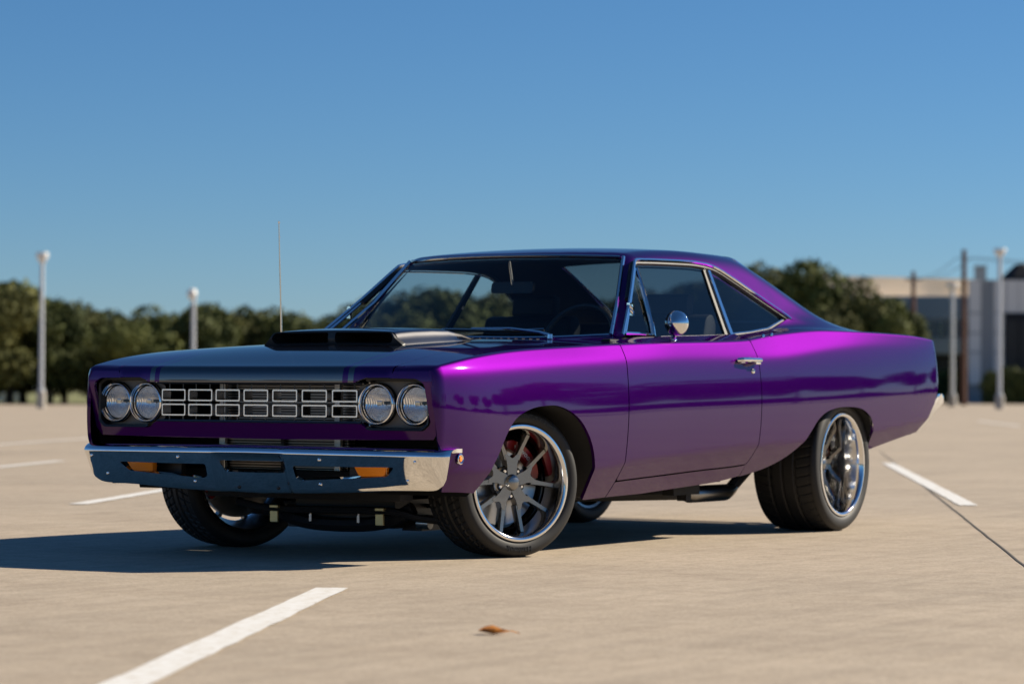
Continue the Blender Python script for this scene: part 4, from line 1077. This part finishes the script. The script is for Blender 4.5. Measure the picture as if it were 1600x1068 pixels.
# the long row beyond the left edge of the lot
prof = curve([(-150, 440), (0, 440), (60, 452), (110, 470), (200, 480), (290, 478), (340, 468), (400, 476), (450, 480), (520, 488), (560, 470), (600, 462), (700, 445), (800, 450), (1000, 455), (1150, 425)])
u = -150; i = 0
while u < 1130:
    D = 128 + rng.uniform(-3, 3) + max(0, u - 500) * .045
    v = float(prof(u)) + rng.uniform(-5, 9)
    x, y = spot(u, D); tree(x, y, height(u, v, D), i % 7, 'dark green oak in the long row of trees beyond the lot', 'row of trees beyond the lot', rng.uniform(0, 6.28), rng.uniform(.85, 1.1))
    D += 7; u2 = u + 22
    x, y = spot(u2, D); tree(x, y, height(u2, float(prof(u2)) + rng.uniform(0, 14), D), (i + 3) % 7, 'dark green oak in the long row of trees beyond the lot', 'row of trees beyond the lot', rng.uniform(0, 6.28), rng.uniform(.9, 1.1))
    u += rng.uniform(48, 66); i += 1
# the clump right of the roof
for u, v, D, lb in ((1150, 412, 150, 'tall dark tree right behind the sloping roof pillar'), (1195, 408, 153, 'tall dark tree above the rear pillar, left of the highest crown'), (1240, 404, 150, 'tallest dark crown of the clump behind the sail panel'), (1285, 424, 152, 'dark tree on the right shoulder of the clump behind the sail panel'),
                    (1330, 440, 148, 'rounded dark tree above the rear deck'), (1368, 438, 150, 'dark tree in front of the beige wall, above the rear deck'), (1398, 462, 147, 'low dark tree in front of the pale wall above the tail'), (1416, 486, 150, 'smallest dark tree at the right end of the clump'), (1300, 480, 144, 'low bushy tree below the clump, above the rear deck')):
    x, y = spot(u, D); tree(x, y, height(u, v, D), i % 7, lb, 'clump of trees behind the tail', rng.uniform(0, 6.28), rng.uniform(.58, .72)); i += 1
# trees across the lot at the right, which the flank mirrors
for az, D, h in ((-8, 62, 6.5), (-19, 75, 5.5), (-24, 88, 6), (-29, 80, 5), (-33, 52, 6.2), (-41, 84, 5.5), (-47, 70, 5.0), (-54, 86, 6), (-62, 80, 5.5), (-72, 78, 6), (-84, 82, 6), (-37, 66, 6), (-27, 60, 5.5), (-14, 84, 6)):
    a = math.radians(az); tree(D * math.cos(a), D * math.sin(a), h * .95, 7 + i % 2, 'tree across the lot, mirrored in the paint of the flank', 'trees mirrored in the flank', rng.uniform(0, 6.28), 1.1); i += 1
for az, D, h in ((128, 95, 6), (138, 100, 6), (147, 90, 5.5), (155, 100, 6), (164, 95, 6), (173, 100, 5.5), (182, 92, 6), (192, 98, 6), (203, 92, 5.5), (215, 95, 6), (228, 90, 6), (242, 88, 6)):
    a = math.radians(az); tree(D * math.cos(a), D * math.sin(a), h, i % 7, 'tree far across the lot, mirrored in the chrome bumper', 'trees mirrored in the chrome', rng.uniform(0, 6.28), 1.5); i += 1
# the low dark wood that closes the view across the lot, behind and right of the camera
def wood(name, az0, az1, D0, D1, hmax, n, seed):
    rng = np.random.default_rng(seed); a = np.radians(rng.uniform(az0, az1, n)); D = rng.uniform(D0, D1, n)
    top_h = hmax * (.62 + .20 * np.sin(a * 23) + .18 * np.sin(a * 61 + 1))
    P = np.stack([D * np.cos(a), D * np.sin(a), top_h * rng.uniform(0, 1, n) ** .7], 1)
    t = rng.normal(size=(n, 3)); t /= np.linalg.norm(t, axis=1)[:, None]; w = rng.normal(size=(n, 3)); w = np.cross(t, w); w /= np.linalg.norm(w, axis=1)[:, None]
    s = rng.uniform(.3, .6, n)[:, None]
    Q = np.stack([P - t * s, P + w * s * .6, P + t * s, P - w * s * .6], 1).reshape(-1, 3)
    o = mesh(name, Q, np.arange(4 * n).reshape(-1, 4), LEAVES[1], None, False)
    return tag(o, 'low dark wood closing the view far across the lot', 'wood', None, 'stuff')
wood('far_wood', -100, 10, 110, 118, 2.3, 26000, 1)
wood('far_wood', 47, 116, 120, 130, 5.5, 22000, 3)
wood('far_wood', 118, 258, 106, 114, 4.5, 24000, 2)
# ------------------------------------------------------------------ lamp posts and poles
GALV = mat('pale_painted_steel', (.62, .64, .66), .45, .2)
FOOT = mat('concrete_footing', (.42, .39, .35), .9)
WOOD = mat('brown_wooden_pole', (.13, .065, .045), .85)
HEADM = mat('white_lamp_housing', (.78, .77, .74), .4)
def lamp_post(u, vtop, D, label, kind):
    x, y = spot(u, D); h = height(u, vtop, D); t = empty('lamp_post', (x, y, 0))
    w = 5.6 / 4466 * D
    mb = MB(); mb.lathe([(w * 1.25, 0), (w * 1.25, .55), (w * 1.15, .60), (0, .60)], 20, 'z'); mb.build('footing', FOOT, t)
    mb = MB(); mb.box((0, 0, .63), (w * 1.5, w * 1.5, .06)); mb.lathe([(w * .62, .6), (w * .55, h - .25), (0, h - .25)], 12, 'z'); mb.build('pole', GALV, t)
    mb = MB(); r = 9.5 / 4466 * D
    if kind: mb.lathe([(0, h), (r * .95, h - .01), (r, h - .04), (r, h - .15), (r * .8, h - .22), (r * .5, h - .34), (r * .38, h - .38), (0, h - .38)], 20, 'z')
    else: mb.lathe([(0, h), (r * .6, h - .06), (r * .85, h - .22), (r * .6, h - .42), (r * .3, h - .5), (0, h - .5)], 20, 'z', (-r * .4, 0, 0))
    mb.build('lamp_head', HEADM, t)
    tag(t, label, 'lamp post', 'pale lamp posts around the lot')
lamp_post(65, 394, 100, 'tall pale lamp post with drum head at the left edge of the lot', True)
lamp_post(302, 450, 118, 'pale lamp post behind the far front fender, round white head', False)
lamp_post(1488, 442, 150, 'shorter pale lamp post just right of the tail, left of the wooden pole', True)
lamp_post(1562, 388, 128, 'tallest pale lamp post at the right, in front of the grey block', True)
def wood_pole(u, vtop, D, label, wpx):
    x, y = spot(u, D); h = height(u, vtop, D); t = empty('utility_pole', (x, y, 0)); w = wpx / 4466 * D / 2
    mb = MB(); mb.tube([(0, 0, 0), (0, 0, h)], [w * 1.1, w * .8], 10); mb.build('pole', WOOD, t)
    mb = MB()
    mb.box((0, 0, h - .5), (.12, 1.0 if wpx < 9 else .3, .12), math.radians(32)); mb.build('cross_arm', WOOD, t, False)
    tag(t, label, 'utility pole', 'brown wooden utility poles'); return Vector((x, y, h - .45))
a = wood_pole(1506, 390, 165, 'tall brown wooden utility pole between the two lamp posts', 9)
e = wood_pole(1427, 424, 186, 'far brown wooden utility pole against the beige wall', 8)
mb = MB()
for dy in (-.6, .6):
    mb.tube([a + (e - a) * t + Vector((dy * .5, dy, -1.0 * 4 * t * (1 - t) * .4)) for t in np.linspace(0, 1, 12)], .018, 5)
    mb.tube([a + (Vector((a.x * 1.5 - 20, a.y - 60, a.z + .5)) - a) * t + Vector((dy * .5, dy, -1.5 * 4 * t * (1 - t))) for t in np.linspace(0, 1, 12)], .018, 5)
tag(mb.build('power_line', DARK), 'thin dark power lines strung from the wooden poles', 'power line')

# ------------------------------------------------------------------ buildings at the right
BEIGE = mat('beige_stucco', (.80, .64, .47), .9); PALE = mat('pale_grey_panel', (.78, .76, .73), .7); GREYP = mat('mid_grey_panel', (.30, .32, .34), .7)
SHADEW = mat('shaded_wall_grey', (.22, .25, .28), .6); WIN = mat('dark_window_glass', (.015, .018, .022), .08, 0, .5); DKDOOR = mat('dark_opening', (.008, .008, .010), .7)  # slate grey has the shade on the pale wall band painted in
def bld_frame(D, u0):
    x, y = spot(u0, D); return Vector((x, y, 0))
def facade(u0, u1, v0, v1, D, thick, turn=0.):
    """box with its near face between image columns/rows at distance D; depth runs away from the lot"""
    xa, ya = spot(u0, D); xb, yb_ = spot(u1, D + turn); z1 = height((u0 + u1) / 2, v0, D); z0 = height((u0 + u1) / 2, v1, D)
    d = Vector((xa - CAM[0], ya - CAM[1], 0)).normalized() * thick
    P = [(xa, ya), (xb, yb_), (xb + d.x, yb_ + d.y), (xa + d.x, ya + d.y)]
    return P, max(z0, -.02), z1
def slab(name, u0, u1, v0, v1, D, thick, m, parent, bottom=False, turn=0.):
    P, z0, z1 = facade(u0, u1, v0, v1, D, thick, turn)
    if bottom: z0 = -.02
    mb = MB(); mb.prism(P, z0, z1, lambda x, y, h: (x, y, h)); return mb.build(name, m, parent, False)
B1 = empty('office_building', (0, 0, 0)); tag(B1, 'low office block with beige parapet and pale wall behind the trees at the right', 'building')
slab('wall', 1300, 1552, 462, 640, 222, 30, PALE, B1, True)
slab('parapet', 1285, 1556, 430, 461, 221, 31, BEIGE, B1, False, 9.0)
slab('shaded_wall_band', 1385, 1520, 463, 498, 221.5, .4, SHADEW, B1)
slab('ledge', 1385, 1520, 528, 552, 220.5, 1.4, SHADEW, B1)
for k in range(7):
    W_ = slab('window', 1388 + k * 18.5, 1404 + k * 18.5, 500, 527, 221.6, .3, GREYP, B1)
    P_, z0_, z1_ = facade(1389.5 + k * 18.5, 1402.5 + k * 18.5, 502, 525.5, 221.45, .1); mb = MB(); mb.prism(P_, z0_, z1_, lambda x, y, h: (x, y, h)); mb.build('pane', WIN, W_, False)
slab('lower_window', 1388, 1512, 554, 628, 221.6, .3, DKDOOR, B1)
ac = empty('roof_air_unit', (0, 0, 0), B1)
slab('unit_housing', 1522, 1541, 416, 442, 226, 2.0, GREYP, ac)
slab('unit_lid', 1521, 1542, 414.5, 416, 225.9, 2.2, SHADEW, ac)
B2 = empty('grey_warehouse', (0, 0, 0)); tag(B2, 'pale grey panelled block with a dark loading opening at the right edge', 'building')
slab('wall', 1513, 1700, 437, 640, 196, 20, GREYP, B2, True)
for k in range(8):
    for v0, v1 in ((438, 488), (490, 519), (521, 549), (551, 600)):
        u0 = 1514 + k * 19.5
        if v0 > 480 and u0 > 1565: continue
        if k == 1: continue
        slab('panel', u0, u0 + 18.6, v0, v1, 195.8, .15, PALE, B2)
slab('loading_opening', 1569, 1700, 489, 640, 195.7, .25, DKDOOR, B2, True)
for k in range(6): slab('door_slat', 1572 + k * 21, 1591 + k * 21, 500, 628, 195.5, .1, BLACK, B2)
dome = MB()
x, y = spot(1596, 200); dome.lathe([(0, 1.1), (.5, 1.0), (1.5, .1), (1.55, -.5)], 8, 'z', (x, y, height(1596, 436, 200))); dome.build('roof_vent', DKDOOR, B2, False)
# hedge strip along the right edge of the lot
me, C = crown_mesh(77, 2.6, 1.0, .8, 5200, .17, 16)
me.materials.append(LEAVES[1])
for k in range(15):
    u = 1452 + k * 13; D = 208; x, y = spot(u, D) if k < 8 else spot(u, 190)
    h = link('hedge_shrub', me, None); h.location = (x, y, 0); h.scale = (.55, .55, 1.15); h.rotation_euler = (0, 0, k * 1.3)
    tag(h, 'dark clipped shrub in the hedge below the office building', 'shrub', 'hedge along the lot edge')
# left: sunlit wall and bushes glimpsed under the trees
Wl_ = empty('boundary_wall', (0, 0, 0)); tag(Wl_, 'low white wall glimpsed under the trees at the left edge', 'wall')
slab('wall_panel', -80, 42, 600, 640, 150, .4, HEADM, Wl_, True); slab('wall_cap', -81, 43, 598, 600, 149.9, .6, PALE, Wl_)
for k in range(3):
    x, y = spot(-20 + k * 4, 119)
